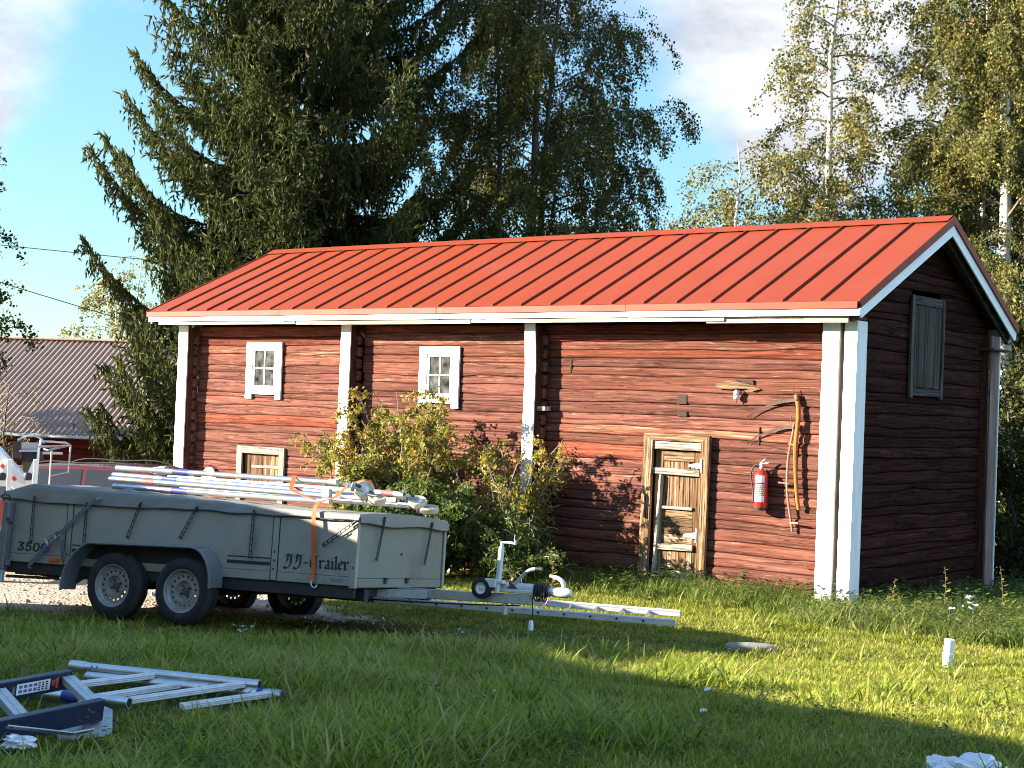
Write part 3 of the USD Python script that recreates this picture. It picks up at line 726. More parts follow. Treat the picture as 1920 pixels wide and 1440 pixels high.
# windows
for (x0, x1, z0, z1), (ix0, ix1, iz0, iz1) in zip(WIN, (W1, W2)):
    w = holder(barn, 'window')
    y = -.045
    fx0, fx1 = x0 + .005, x1 - .005
    for a, b in ((fx0, fx0 + .155), (fx1 - .145, fx1)):
        mb = MB(); mb.bx(a, b, y, y + .032, z0 - .075, z1, .003); obj(w, 'frame_board', mb, M['white_frame'])
    mb = MB(); mb.bx(fx0 + .156, fx1 - .146, y + .003, y + .030, z1 - .105, z1 - .002, .003); obj(w, 'frame_board', mb, M['white_frame'])
    mb = MB(); mb.bx(fx0 + .156, fx1 - .146, y + .003, y + .030, z0, z0 + .10, .003); obj(w, 'frame_board', mb, M['white_frame'])
    sx0, sx1, sz0, sz1 = fx0 + .157, fx1 - .147, z0 + .101, z1 - .106
    t = .045
    mb = MB(); mb.bx(sx0, sx0 + t, y + .012, y + .045, sz0, sz1, .003).bx(sx1 - t, sx1, y + .012, y + .045, sz0, sz1, .003)
    mb.bx(sx0 + t, sx1 - t, y + .014, y + .044, sz0, sz0 + t, .003).bx(sx0 + t, sx1 - t, y + .014, y + .044, sz1 - t, sz1, .003)
    obj(w, 'sash', mb, M['white_frame'])
    xm, zm = (sx0 + sx1) / 2, (sz0 + sz1) / 2
    mb = MB(); mb.bx(xm - .012, xm + .012, y + .018, y + .040, sz0 + t, sz1 - t, .002).bx(sx0 + t, xm - .012, y + .020, y + .038, zm - .012, zm + .012, .002).bx(xm + .012, sx1 - t, y + .020, y + .038, zm - .012, zm + .012, .002)
    obj(w, 'glazing_bar', mb, M['white_frame'])
    for a, b in ((sx0 + t, xm - .012), (xm + .012, sx1 - t)):
        for c, d in ((sz0 + t, zm - .012), (zm + .012, sz1 - t)):
            mb = MB(); mb.bx(a, b, y + .028, y + .031, c, d, .0005); obj(w, 'pane', mb, M['glass'])
# a pale paper hanging inside the first window
mb = MB(); mb.bx(-10.80, -10.56, .06, .065, 2.83, 3.06, .001); obj(barn, 'paper_inside', mb, M['sticker'])

# low hatch at the left
h = holder(barn, 'hatch')
x0, x1, z0, z1 = HATCH
for a, b, c, d in ((x0, x0 + .13, z0 - .1, z1), (x1 - .13, x1, z0 - .1, z1)):
    mb = MB(); mb.bx(a, b, -.05, -.012, c, d, .004); obj(h, 'frame_board', mb, M['pale_wood_z'])
mb = MB(); mb.bx(x0 + .131, x1 - .131, -.048, -.012, z1 - .12, z1, .004); obj(h, 'frame_board', mb, M['pale_wood_x'])
for k in range(6):
    a = x0 + .135 + k * (x1 - x0 - .27) / 6
    mb = MB(); mb.bx(a + .002, a + (x1 - x0 - .27) / 6 - .002, .02 + .004 * (k % 2), .045, z0 - .1, z1 - .122, .004); obj(h, 'plank', mb, M['door_wood_z'])
mb = MB(); mb.beam((x0 + .33, .012, z1 - .34), (x1 - .16, .012, z1 - .33), .018, .045, bev=.004); obj(h, 'crossbar', mb, M['pale_wood_x'])

# plank door
dr = holder(barn, 'door')
x0, x1, z0, z1 = DOOR
mb = MB(); mb.poly([(x0 - .02, z0), (x0 + .12, z0), (x0 + .145, z1 - .09), (x0, z1)], (0, -.03, 0), (1, 0, 0), (0, 0, 1), .05); obj(dr, 'frame_board', mb, M['door_wood_z'])
mb = MB(); mb.poly([(x1 - .13, z0), (x1 - .02, z0), (x1 + .01, z1), (x1 - .125, z1 - .09)], (0, -.03, 0), (1, 0, 0), (0, 0, 1), .05); obj(dr, 'frame_board', mb, M['door_wood_z'])
mb = MB(); mb.poly([(x0 + .004, z1 + .003), (x0 + .146, z1 - .088), (x1 - .126, z1 - .088), (x1 + .006, z1 + .003)], (0, -.033, 0), (1, 0, 0), (0, 0, 1), .045); obj(dr, 'frame_board', mb, M['door_wood_x'])
mb = MB(); mb.bx(x0 - .05, x1 + .1, -.12, .08, -.12, .04, .01); obj(dr, 'threshold', mb, M['pale_wood_x'])
DX0, DX1 = x0 + .15, x1 - .135
mb = MB(); mb.bx(DX0 - .04, DX1 + .02, -.055, -.005, 1.815, 1.925, .006); obj(dr, 'head_batten', mb, M['pale_wood_x'])
def plank(a, b, c, d, y, m): mb = MB(); mb.bx(a + .002, b - .002, y, y + .026, c + .002, d - .002, .004); obj(dr, 'plank', mb, m)
plank(DX0, DX0 + .13, .06, 1.81, .004, M['door_wood_z']); plank(DX1 - .13, DX1, .06, 1.81, .006, M['door_wood_z'])
plank(DX0 + .132, DX1 - .132, 1.66, 1.80, .006, M['door_wood_x'])
ws = np.cumsum(np.r_[0, [.11, .075, .09, .08, .10, .07]]); ws = DX0 + .132 + ws / ws[-1] * (DX1 - DX0 - .264)
for k in range(6):
    plank(ws[k], ws[k + 1], 1.04, 1.655, .012 + .005 * (k % 2), M['door_wood_z'])
for c, d, k in ((.90, 1.0, 0), (.79, .895, 1), (.68, .785, 0), (.55, .675, 1)):
    plank(DX0 + .132, DX1 - .132, c, d, .010 + .004 * k, M['door_wood_x'])
for k, (a, b) in enumerate(((0, .2), (.2, .36), (.36, .58), (.58, .8), (.8, 1.0))):
    w_ = DX1 - DX0 - .264
    plank(DX0 + .132 + a * w_, DX0 + .132 + b * w_, .20, .46, .010 + .004 * (k % 2), M['door_wood_z'])
plank(DX0 + .10, DX1 - .12, .04, .19, .0, M['grey_wood_x'])
mb = MB(); mb.beam((DX0 - .03, -.02, 1.525), (DX1 - .02, -.02, 1.515), .05, .085, bev=.006); obj(dr, 'batten', mb, M['pale_wood_x'])
mb = MB(); mb.beam((DX0 + .05, -.018, .08), (DX0 + .125, -.018, 1.47), .04, .075, up=(0, 1, 0), bev=.006); obj(dr, 'batten', mb, M['pale_wood_z'])
mb = MB(); mb.beam((DX0 + .13, -.012, 1.03), (DX1 - .13, -.012, 1.035), .03, .04, bev=.005); obj(dr, 'batten', mb, M['pale_wood_x'])
mb = MB(); mb.beam((DX0 + .10, -.018, .50), (DX1 - .10, -.018, .515), .04, .085, bev=.006); obj(dr, 'batten', mb, M['pale_wood_x'])
for z, xx in ((1.615, x1 - .005), (.685, x1 - .05)):
    hg = holder(dr, 'hinge') if False else None
    mb = MB(); mb.poly([(xx - .30, z - .012), (xx - .30, z + .014), (xx - .10, z + .05), (xx - .10, z + .085), (xx, z + .10), (xx, z - .085), (xx - .10, z - .07), (xx - .10, z - .04)], (0, -.068, 0), (1, 0, 0), (0, 0, 1), .01)
    mb.tube([(xx - .10, -.084, z - .085), (xx - .10, -.084, z + .10)], .012, 8)
    obj(dr, 'strap_hinge', mb, M['white_metal'])
mb = MB(); mb.poly([(0, 0), (.03, .0), (.035, .30), (.0, .34)], (x0 + .035, -.085, .88), (1, 0, 0), (0, 0, 1), .04); obj(dr, 'handle', mb, M['door_wood_z'])

# shuttered opening high in the gable
gh = holder(barn, 'gable_shutter')
y0, y1, z0, z1 = 1.56, 2.63, 2.66, 4.00
for a, b in ((y0, y0 + .09), (y1 - .08, y1)):
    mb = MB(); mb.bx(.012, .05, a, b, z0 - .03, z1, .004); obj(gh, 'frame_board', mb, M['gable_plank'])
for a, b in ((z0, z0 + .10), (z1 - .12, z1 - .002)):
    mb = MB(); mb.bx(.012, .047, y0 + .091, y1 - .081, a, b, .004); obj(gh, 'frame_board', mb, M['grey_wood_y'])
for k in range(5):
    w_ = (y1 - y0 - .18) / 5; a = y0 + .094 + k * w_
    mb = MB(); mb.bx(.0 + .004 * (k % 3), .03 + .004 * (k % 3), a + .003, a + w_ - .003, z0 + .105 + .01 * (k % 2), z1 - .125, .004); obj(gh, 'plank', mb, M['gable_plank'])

# marks left in the wall: plugged beam holes, a vertical slot, a splintered log, a stub of bright wood
for x, z, w_, h_ in ((-2.50, 2.50, .15, .13), (-2.49, 2.30, .15, .07)):
    mb = MB(); mb.bx(x - w_ / 2, x + w_ / 2, -.014, .02, z - h_ / 2, z + h_ / 2, .003); obj(barn, 'beam_hole', mb, M['dark_hole'])
mb = MB(); mb.bx(-4.40, -4.365, -.014, .03, 2.83, 3.03, .003); obj(barn, 'slot', mb, M['dark_hole'])
mb = MB(); mb.bx(-1.31, -1.295, -.014, .03, 1.93, 2.17, .003); obj(barn, 'slot', mb, M['dark_hole'])
mb = MB(); mb.poly([(-1.99, 2.70), (-1.88, 2.76), (-1.55, 2.745), (-1.40, 2.70), (-1.30, 2.66), (-1.42, 2.63), (-1.52, 2.665), (-1.75, 2.65), (-1.93, 2.655)], (0, -.012, 0), (1, 0, 0), (0, 0, 1), .02); obj(barn, 'splintered_log', mb, M['door_wood_x'])
mb = MB(); mb.poly([(-1.72, 2.775), (-1.42, 2.785), (-1.40, 2.72), (-1.50, 2.735)], (0, -.016, 0), (1, 0, 0), (0, 0, 1), .012); obj(barn, 'log_crack', mb, M['dark_hole'])
mb = MB(); mb.bx(-4.88, -4.70, -.16, -.02, 2.275, 2.335, .006); obj(barn, 'timber_stub', mb, M['pale_plank'])
mb = MB(); mb.bx(-.56, -.42, -.03, .0, .40, .46, .004); obj(barn, 'repair_block', mb, M['log_x_fresh'])
mb = MB(); mb.bx(-6.50, -6.40, -.10, -.055, -.3, 1.50, .004); obj(barn, 'white_batten', mb, M['white_board'], label='narrow white board standing on the wall behind the bush')
rs = np.random.default_rng(9)
for k in range(9):   # foundation stones at the foot of the wall
    x = -12.4 + k * 1.5
    t = trimesh.creation.icosphere(1); v = np.array(t.vertices) * (.38, .2, .22) * (1 + .12 * rs.standard_normal((len(t.vertices), 1)))
    obj(barn, 'foundation_stone', (v + (x, .12, -.45), np.array(t.faces)), M['stone'], smooth=True)
# ---------------------------------------------------------------- trailer (local: x towards the coupling, y towards the barn, z up)
_h = math.radians(13.4)
tx = np.array([math.cos(_h), math.sin(_h), .018]); tx /= np.linalg.norm(tx)
ty = np.array([-math.sin(_h), math.cos(_h), -.087]); ty -= tx * (tx @ ty); ty /= np.linalg.norm(ty)
TC = (tx, ty, np.cross(tx, ty)); TO = np.array([-3.601, -7.164, 0.0]); TM = np.stack(TC, 1)
tr = thing('car_trailer', 'grey tandem axle box trailer with a tarpaulin cover standing on the gravel', 'trailer', TO, cols=TC)
XR, XF, HW, ZB_, ZT_ = -2.02, 2.22, .8625, .49, 1.125


def P_(name, m, mat, smooth=False, parent=None, **k):
    return obj(parent or tr, name, m, mat, smooth, **k)


for sy in (-1, 1):
    y = sy * HW
    for a, b in ((XR + .045, -1.195), (-1.118, 1.298), (1.378, XF - .045)):
        mb = MB(); mb.bx(a, b, y - .010, y + .010, ZB_ + .085, ZT_, .003); P_('side_panel', mb, M['panel'])
        mb = MB(); mb.bx(a, b, y - .014, y + .014, ZB_, ZB_ + .082, .004); P_('bottom_rail', mb, M['panel'])
    for xx in (-1.156, 1.338):
        mb = MB(); mb.bx(xx - .033, xx + .033, y - .018, y + .018, ZB_ + .004, ZT_ - .01, .005); P_('stake', mb, M['panel'])
        for s in (-.037, .037):
            mb = MB(); mb.bx(xx + s - .0035, xx + s + .0035, y - .0165, y + .0165, ZB_ + .004, ZT_ - .012, .001); P_('stake_gasket', mb, M['black'])
    for xx in (XR + .012, XF - .012):
        mb = MB(); mb.bx(xx - .033, xx + .033, y - .022, y + .022, ZB_ - .02, ZT_ + .012, .006); P_('corner_post', mb, M['panel'])
    if sy < 0:
        for a, b in ((-1.10, -.90), (.80, 1.29)):
            mb = MB(); mb.bx(a, b, y - .0125, y - .0098, .690, .702, .0004); P_('stripe', mb, M['navy'])
            mb = MB(); mb.bx(a, b, y - .0125, y - .0098, .628, .660, .0004); P_('stripe', mb, M['navy'])
mb = MB(); mb.bx(XF - .016, XF + .006, -HW + .04, HW - .04, ZB_ + .075, ZT_ + .01, .003); P_('front_panel', mb, M['panel_green'])
mb = MB(); mb.bx(XF - .018, XF + .012, -HW + .04, HW - .04, ZB_ - .01, ZB_ + .072, .004); P_('front_rail', mb, M['panel_green'])
for yy in (-.32, .10):
    mb = MB(); mb.bx(XF + .010, XF + .028, yy - .025, yy + .025, ZB_ + .03, ZB_ + .085, .004); mb.tube([(XF + .03, yy - .03, ZB_ + .075), (XF + .03, yy + .03, ZB_ + .075)], .008, 8); P_('latch', mb, M['black_frame'])
mb = MB(); mb.lathe([(0, .0), (.008, .012), (.002, .016), (-.004, .016)], (XF + .006, -.02, .80), (1, 0, 0), 10); P_('bolt', mb, M['black'])
mb = MB(); mb.bx(XR - .006, XR + .016, -HW + .04, HW - .04, ZB_, ZT_, .003); P_('rear_panel', mb, M['panel'])
mb = MB(); mb.bx(XR + .05, XF - .05, -HW + .012, HW - .012, ZB_ - .03, ZB_ + .01, .003); P_('floor', mb, M['black_frame'])
# small plate and screws on the front side panel
mb = MB(); mb.bx(1.98, 2.10, -HW - .0165, -HW - .0135, .52, .555, .0005); P_('type_plate', mb, M['panel_green'])
for x, z in ((1.338, .60), (1.338, .68), (1.338, .76), (2.208, .66), (-1.156, .60)):
    mb = MB(); mb.lathe([(0, 0), (.0, .008), (-.004, .011)], (x, -HW - .024, z), (0, -1, 0), 8); P_('screw', mb, M['black_frame'])
mb = MB(); mb.bx(-1.378, -1.245, -HW - .030, -HW - .013, .512, .556, .005); P_('side_reflector', mb, M['orange_lens'])

# chassis
for y in (-.62, .62):
    mb = MB(); mb.bx(XR, XF, y - .04, y + .04, .35, .462, .006); P_('chassis_beam', mb, M['black_frame'])
for x in (-1.9, -1.0, 0, 1.0, 2.1):
    mb = MB(); mb.bx(x - .03, x + .03, -.84, .84, .39, .458, .005); P_('cross_member', mb, M['black_frame'])
for y in (-.845, .845):
    mb = MB(); mb.bx(XR, XF, y - .012, y + .012, .375, .462, .004); P_('skirt_rail', mb, M['black_frame'])
mb = MB(); mb.beam((-2.0, -.8, .33), (-1.3, -.8, .345), .03, .03); P_('lower_rail', mb, M['black_frame'])
AX = .418
WHEELS = []
for x in (-AX, AX):
    mb = MB(); mb.tube([(x, -.86, .33), (x, .86, .33)], .04, 10); P_('axle', mb, M['black_frame'], 40)


def wheel(parent, c, out, r=.33, w=.195, rot=0.0, name='wheel'):
    """out: +1 / -1, the side (local y) the rim faces."""
    wh = holder(parent, name)
    o = np.array([0, out, 0.0]); c = np.asarray(c, float)
    rr = r * .605
    prof = [(-w / 2 + .02, rr), (-w / 2 + .004, rr + .018), (-w / 2, rr + .05), (-w / 2 + .004, r - .045), (-w / 2 + .022, r - .014), (-w / 2 + .05, r - .002)]
    for k in range(1, 4):
        xg = -w / 2 + .05 + k * (w - .1) / 4
        prof += [(xg - .005, r), (xg - .003, r - .008), (xg + .003, r - .008), (xg + .005, r)]
    prof += [(w / 2 - .05, r - .002), (w / 2 - .022, r - .014), (w / 2 - .004, r - .045), (w / 2, rr + .05), (w / 2 - .004, rr + .018), (w / 2 - .02, rr)]
    mb = MB(); mb.lathe(prof, c, o, 48)
    obj(wh, 'tyre', mb, M['rubber'], 35)
    # rim: barrel and lip, then a pressed disc with a ring of real holes
    mb = MB(); mb.lathe([(-w / 2 + .03, rr - .006), (w / 2 - .028, rr - .012), (w / 2 - .012, rr - .004), (w / 2 - .006, rr + .008), (w / 2 - .012, rr + .012), (w / 2 - .022, rr + .003)], c, o, 48)
    mb.lathe([(w / 2 - .030, rr - .010), (w / 2 - .052, rr - .026), (w / 2 - .056, rr - .034)], c, o, 48)
    ring = Point(0, 0).buffer(rr - .032, 32).difference(Point(0, 0).buffer(rr * .52, 24))
    nh = 16
    for k in range(nh):
        a = rot + 2 * math.pi * k / nh
        ring = ring.difference(Point(math.cos(a) * rr * .70, math.sin(a) * rr * .70).buffer(rr * .062, 6))
    mb.poly(ring, c + o * (w / 2 - .058), (out, 0, 0) if False else (1, 0, 0), (0, 0, 1), -.006 if False else .006)
    mb.lathe([(w / 2 - .052, rr * .56), (w / 2 - .044, rr * .54), (w / 2 - .046, rr * .48), (w / 2 - .085, rr * .44), (w / 2 - .085, .0)], c, o, 32)
    obj(wh, 'rim', mb, M['rim'], 30)
    mb = MB(); mb.lathe([(w / 2 - .088, .036), (w / 2 - .062, .034), (w / 2 - .056, .026), (w / 2 - .056, .0)], c, o, 16); obj(wh, 'hub_cap', mb, M['iron_rust'], 30)
    for k in range(4):
        a = rot + .4 + math.pi / 2 * k
        mb = MB(); mb.lathe([(w / 2 - .088, .012), (w / 2 - .068, .011), (w / 2 - .066, .0)], c + np.array([math.cos(a), 0, math.sin(a)]) * .056, o, 6)
        obj(wh, 'wheel_bolt', mb, M['black_frame'])
    return wh


for k, (x, sy) in enumerate(((-AX, -1), (AX, -1), (-AX, 1), (AX, 1))):
    wheel(tr, (x, sy * .956, .332), sy, rot=.13 * k)
# mudguards: a folded plate with a raised lip and an inner wall
fpts = curve([(-1.02, .255), (-.985, .47), (-.86, .65), (-.72, .738)], 7).tolist() + curve([(.50, .760), (.64, .72), (.745, .56), (.765, .385)], 9).tolist()
for sy in (-1, 1):
    fd = holder(tr, 'mudguard')
    up = np.array([(p[0], p[1]) for p in fpts]); ctr = np.array([-.13, .30]); inn = up + (ctr - up) * np.array([.012, .02])
    n = len(up); y0, y1 = sy * .872, sy * 1.085
    V = np.array([[p[0], y, p[1]] for p in up for y in (y0, y1)] + [[p[0], y, p[1]] for p in inn for y in (y0, y1)])
    F = []
    for k in range(n - 1):
        a = 2 * k; b = a + 2; c = 2 * n + a; d = c + 2
        F += [[a, a + 1, b + 1], [a, b + 1, b], [c, d + 1, c + 1], [c, d, d + 1]]
        F += [[a + 1, c + 1, d + 1], [a + 1, d + 1, b + 1], [a, d, c], [a, b, d]]
    obj(fd, 'top_plate', (V, np.array(F)), M['fender'], 35)
    mb = MB(); mb.tube([(p[0], y1, p[1] - .006) for p in up], .014, 8); obj(fd, 'outer_lip', mb, M['fender'], 40)
    pl = Polygon([(p[0], p[1]) for p in up] + [(.765, .385), (.60, .40), (-.85, .40), (-1.02, .30)]).buffer(0)
    mb = MB(); mb.poly(pl, (0, sy * .874 + .002, 0), (1, 0, 0), (0, 0, 1), .004); obj(fd, 'inner_plate', mb, M['black_frame'])

# drawbar and coupling
mb = MB(); mb.beam((1.7, 0, .43), (3.63, 0, .457), .085, .092, bev=.006); P_('drawbar', mb, M['galv'])
for s in (-1, 1):
    mb = MB(); mb.beam((1.35, s * .60, .41), (2.55, s * .05, .432), .06, .08, bev=.005); P_('drawbar_brace', mb, M['galv'])
mb = MB(); mb.tube(curve([(1.4, -.25, .34), (2.3, -.08, .355), (3.0, -.02, .372), (3.5, 0, .395)], 14), .008, 6); P_('brake_rod', mb, M['black_frame'], 40)
for x in (2.35, 3.36):
    mb = MB(); mb.bx(x - .012, x + .012, -.035, .035, .30 if x > 3 else .35, .42, .003); P_('rod_bracket', mb, M['galv'])
mb = MB(); mb.bx(3.02, 3.66, -.055, .055, .508, .545, .01); mb.bx(3.16, 3.64, -.045, .045, .54, .585, .012); mb.lathe([(3.2, .0), (3.2, .048), (3.66, .046), (3.66, 0)], (0, 0, .558), (1, 0, 0), 16); P_('overrun_housing', mb, M['galv_white'], 30)
prof = [(3.655, .03)]
for k in range(6):
    prof += [(3.662 + .024 * k, .050), (3.674 + .024 * k, .062), (3.686 + .024 * k, .050)]
mb = MB(); mb.lathe(prof + [(3.81, .03)], (0, 0, .545), (1, 0, 0), 20); P_('bellows', mb, M['black'], 40)
mb = MB(); mb.lathe([(3.80, .0), (3.80, .038), (3.86, .044), (3.93, .048), (3.985, .046), (4.02, .030), (4.03, .0)], (0, 0, .542), (1, 0, 0), 18); mb.bx(3.86, 4.0, -.04, .04, .515, .58, .015)
P_('coupling_head', mb, M['galv_white'], 35)
mb = MB(); mb.tube(curve([(3.935, 0, .57), (3.94, 0, .625), (3.91, 0, .66), (3.85, 0, .680), (3.80, 0, .690)], 14), [.021] * 6 + [.020] * 5 + [.015] * 3, 10); P_('coupling_handle', mb, M['galv_white'], 40)
mb = MB(); mb.tube(curve([(3.39, -.03, .545), (3.50, -.03, .635), (3.59, -.03, .722), (3.65, -.03, .742), (3.73, -.03, .745)], 18), [.015] * 12 + [.019] * 6, 10); P_('handbrake_lever', mb, M['galv'], 40)
mb = MB(); mb.tube([(3.665, -.03, .7445), (3.735, -.03, .7455)], .0215, 10); P_('handbrake_grip', mb, M['black'], 40)
mb = MB(); mb.bx(3.40, 3.43, -.04, .0, .55, .62, .004); mb.poly([(3.39, .55), (3.50, .55), (3.44, .60)], (0, -.045, 0), (1, 0, 0), (0, 0, 1), .008); P_('ratchet_plate', mb, M['iron_rust'])
# jockey wheel, wound up beside the drawbar
mb = MB(); mb.tube([(3.305, -.075, .50), (3.325, -.075, .93)], .027, 14); mb.tube([(3.325, -.075, .925), (3.328, -.075, .972)], .017, 10); P_('jockey_tube', mb, M['galv_white'], 40)
mb = MB(); mb.tube(curve([(3.320, -.075, .972), (3.36, -.075, .974), (3.46, -.075, .968)], 6), .012, 8); mb.tube([(3.462, -.075, .955), (3.462, -.075, 1.02)], .012, 8); P_('jockey_crank', mb, M['galv_white'], 40)
mb = MB(); mb.tube([(3.462, -.075, 1.005), (3.466, -.075, 1.05)], .017, 8); P_('crank_knob', mb, M['black'], 40)
mb = MB(); mb.bx(3.20, 3.37, -.105, -.03, .585, .62, .006); mb.bx(3.18, 3.30, -.11, -.05, .545, .63, .008); P_('jockey_clamp', mb, M['galv_white'])
jw = holder(tr, 'jockey_wheel')
mb = MB(); mb.lathe([(-.028, .055), (-.03, .085), (-.02, .099), (.02, .099), (.03, .085), (.028, .055)], (3.145, -.085, .535), (0, -1, 0), 24); obj(jw, 'tyre', mb, M['rubber'], 40)
mb = MB(); mb.lathe([(-.02, .0), (-.02, .056), (.022, .056), (.018, .046), (.008, .03), (.012, .014), (.012, 0)], (3.145, -.085, .535), (0, -1, 0), 20); obj(jw, 'rim', mb, M['galv_white'], 40)
# coiled lighting cable and its plug
a = np.linspace(0, 2 * math.pi * 4.6, 110)
mb = MB(); mb.tube(np.stack([3.66 + .12 * a / a[-1], .072 * np.cos(a), .535 + .085 * np.sin(a)], 1), .0075, 6); P_('cable_coil', mb, M['black'], 50)
mb = MB(); mb.tube(curve([(3.69, -.08, .53), (3.675, -.085, .43), (3.685, -.085, .34), (3.672, -.085, .27)], 14), .006, 6); P_('cable', mb, M['black'], 50)
mb = MB(); mb.lathe([(0, .0), (.0, .016), (.02, .02), (.04, .024), (.085, .025), (.095, .019), (.095, 0)], (3.672, -.085, .275), (0, 0, -1), 14); P_('plug', mb, M['plastic_white'], 35)
mb = MB(); mb.tube(curve([(3.74, -.07, .50), (3.80, -.06, .43), (3.82, -.05, .50), (3.83, -.03, .56)], 12), .005, 6); P_('breakaway_cable', mb, M['red_tape'], 50)
# prop stand at the rear
mb = MB(); mb.beam((-1.945, -.93, .40), (-1.925, -.93, 1.10), .085, .085, up=(0, 1, 0), bev=.012); P_('prop_stand', mb, M['fender'])
mb = MB(); mb.tube([(-1.95, -.93, .28), (-1.945, -.93, .42)], .034, 12); mb.bx(-2.02, -1.86, -1.0, -.86, .275, .285, .003); P_('prop_foot', mb, M['galv'], 40)
mb = MB(); mb.tube(curve([(-1.93, -.985, 1.13), (-1.99, -.985, 1.15), (-1.94, -.985, 1.165), (-1.87, -.985, 1.15), (-1.93, -.985, 1.13)], 14), .008, 6); P_('prop_ring', mb, M['black_frame'], 40)
mb = MB(); mb.tube([(-1.89, -.975, .93), (-1.83, -.985, .88)], .016, 8); P_('prop_pin', mb, M['black_frame'], 40)
mb = MB(); mb.beam((-2.1, -.90, .47), (-1.86, -.93, .47), .05, .06, bev=.006); P_('prop_clamp', mb, M['fender'])

# tarpaulin: sagging top over bows, flaps with a loose hem on every side
rs = np.random.default_rng(31)
nx_, ny_ = 60, 22
xs = np.linspace(XR - .03, XF + .022, nx_)
ztop = np.interp(xs, [XR, -1.7, -1.0, .2, 1.5, XF], [1.21, 1.295, 1.265, 1.225, 1.175, 1.155])
hem = 1.112 + .006 * np.sin(xs * 2.1 + .6) + .004 * np.sin(xs * 4.7) + .003 * np.sin(xs * 11.3 + 2) + np.interp(xs, [-2.05, -1.7, -1.3, 2.2], [.03, .012, 0, -.005])
V, prof_n = [], 0
for k, x in enumerate(xs):
    row = []
    rip = .006 * math.sin(x * 9.0) + .004 * math.sin(x * 23 + 1)
    for s in (-1, 1):
        yo = HW + .016
        pts_ = [(yo + .012 + rip, hem[k]), (yo + .006 + rip * .6, hem[k] + (ztop[k] - hem[k]) * .35), (yo - .002 - rip * .4, hem[k] + (ztop[k] - hem[k]) * .7), (yo - .006, ztop[k] - .010), (yo - .022, ztop[k] - .001)]
        row.append([(s * a, b) for a, b in pts_])
    mid = [(y, ztop[k] + .03 * (1 - (y / HW) ** 2) + .008 * math.sin(y * 7 + x * 3) - .012 * math.sin(x * 5.1) ** 2) for y in np.linspace(-HW + .05, HW - .05, 9)]
    line = row[0] + mid + row[1][::-1]; prof_n = len(line)
    V += [(x, a, b) for a, b in line]
V = np.array(V) + rs.normal(0, .0016, (nx_ * prof_n, 3))
i, j = np.meshgrid(np.arange(nx_ - 1), np.arange(prof_n - 1), indexing='ij')
q = np.stack([i * prof_n + j, (i + 1) * prof_n + j, (i + 1) * prof_n + j + 1, i * prof_n + j + 1], -1).reshape(-1, 4)
P_('tarpaulin', (V, q), M['tarp'], 42)
for xe, sgn in ((XF + .022, 1), (XR - .03, -1)):   # end flaps
    mb = MB()
    ys = np.linspace(-HW - .02, HW + .02, 26); r_ = []
    zt = (1.155 if sgn > 0 else 1.21)
    for y in ys:
        hm = 1.065 + .012 * math.sin(y * 6) if sgn > 0 else 1.10
        r_ += [(xe, y, zt + .03 * max(0, 1 - (y / HW) ** 2)), (xe + sgn * .018, y, (zt + hm) / 2), (xe + sgn * (.016 + .006 * math.sin(y * 11)), y, hm)]
    n = len(ys); i, j = np.meshgrid(np.arange(n - 1), np.arange(2), indexing='ij')
    mb.add((np.array(r_), np.stack([i * 3 + j, (i + 1) * 3 + j, (i + 1) * 3 + j + 1, i * 3 + j + 1], -1).reshape(-1, 4)))
    P_('tarpaulin_end_flap', mb, M['tarp'], True)
pass
mb = MB(); mb.tube(np.stack([xs, np.full(nx_, -HW - .036), hem - .004 + .003 * np.sin(xs * 13)], 1), .0075, 6); P_('elastic_cord', mb, M['black'], 50)
ys = np.linspace(-HW, HW, 26)
mb = MB(); mb.tube(np.stack([np.full(26, XF + .042), ys, 1.062 + .012 * np.sin(ys * 6)], 1), .0055, 6); P_('elastic_cord', mb, M['black'], 50)


def toggle(p0, p1, face):
    """A black rubber ladder strap from the cover's hem to its hook."""
    p0, p1 = np.array(p0, float), np.array(p1, float); d, s, u = frame_from(p1 - p0, face); ln = np.linalg.norm(p1 - p0)
    mb = MB()
    for k in (-1, 1):
        mb.beam(p0 + s * .011 * k, p1 + s * .014 * k, .007, .009, up=face, bev=.002)
    n = max(3, int(ln / .055))
    for k in range(n + 1):
        c = p0 + (p1 - p0) * k / n; mb.beam(c - s * .014, c + s * .014, .009, .010, up=face, bev=.002)
    mb.tube([p0 + d * -.03, p0 + d * .02], .012, 6); mb.beam(p1 - s * .018, p1 + s * .018, .02, .012, up=face, bev=.003)
    P_('rubber_strap', mb, M['black'])


yy = -HW - .046
for a, b in (((-1.618, 1.143), (-1.625, .705)), ((-.93, 1.10), (-.934, .687)), ((-.263, 1.134), (-.395, .811)), ((.417, 1.122), (.247, .839)), ((1.09, 1.115), (1.073, .694)), ((2.20, 1.072), (1.882, .853))):
    toggle((a[0], yy, a[1]), (b[0], yy + .012, b[1]), (0, -1, 0))
for a, b in (((-.465, 1.119), (-.536, .742)), ((.495, 1.101), (.422, .718))):
    toggle((XF + .05, a[0], a[1]), (XF + .032, b[0], b[1]), (1, 0, 0))

# lettering: the weight figures, and a black-letter name drawn with a broad nib
t = meshkit.text_mesh('3500', .085, .002, bold=True)
v = np.array(t.vertices); v[:, 0] = v[:, 0] / v[:, 0].max() * .40 + v[:, 1] * .12
mb = MB(); mb.add((np.stack([v[:, 0] - 1.825, -HW - .0155 + v[:, 2] * -1 * 0 - .0 + (.002 - v[:, 2]) * 1.0 * 0 + v[:, 2], v[:, 1] + .607], 1), np.array(t.faces)[:, ::-1]))
P_('weight_figures', mb, M['print_black'])
NIB = np.array([.105, .085])


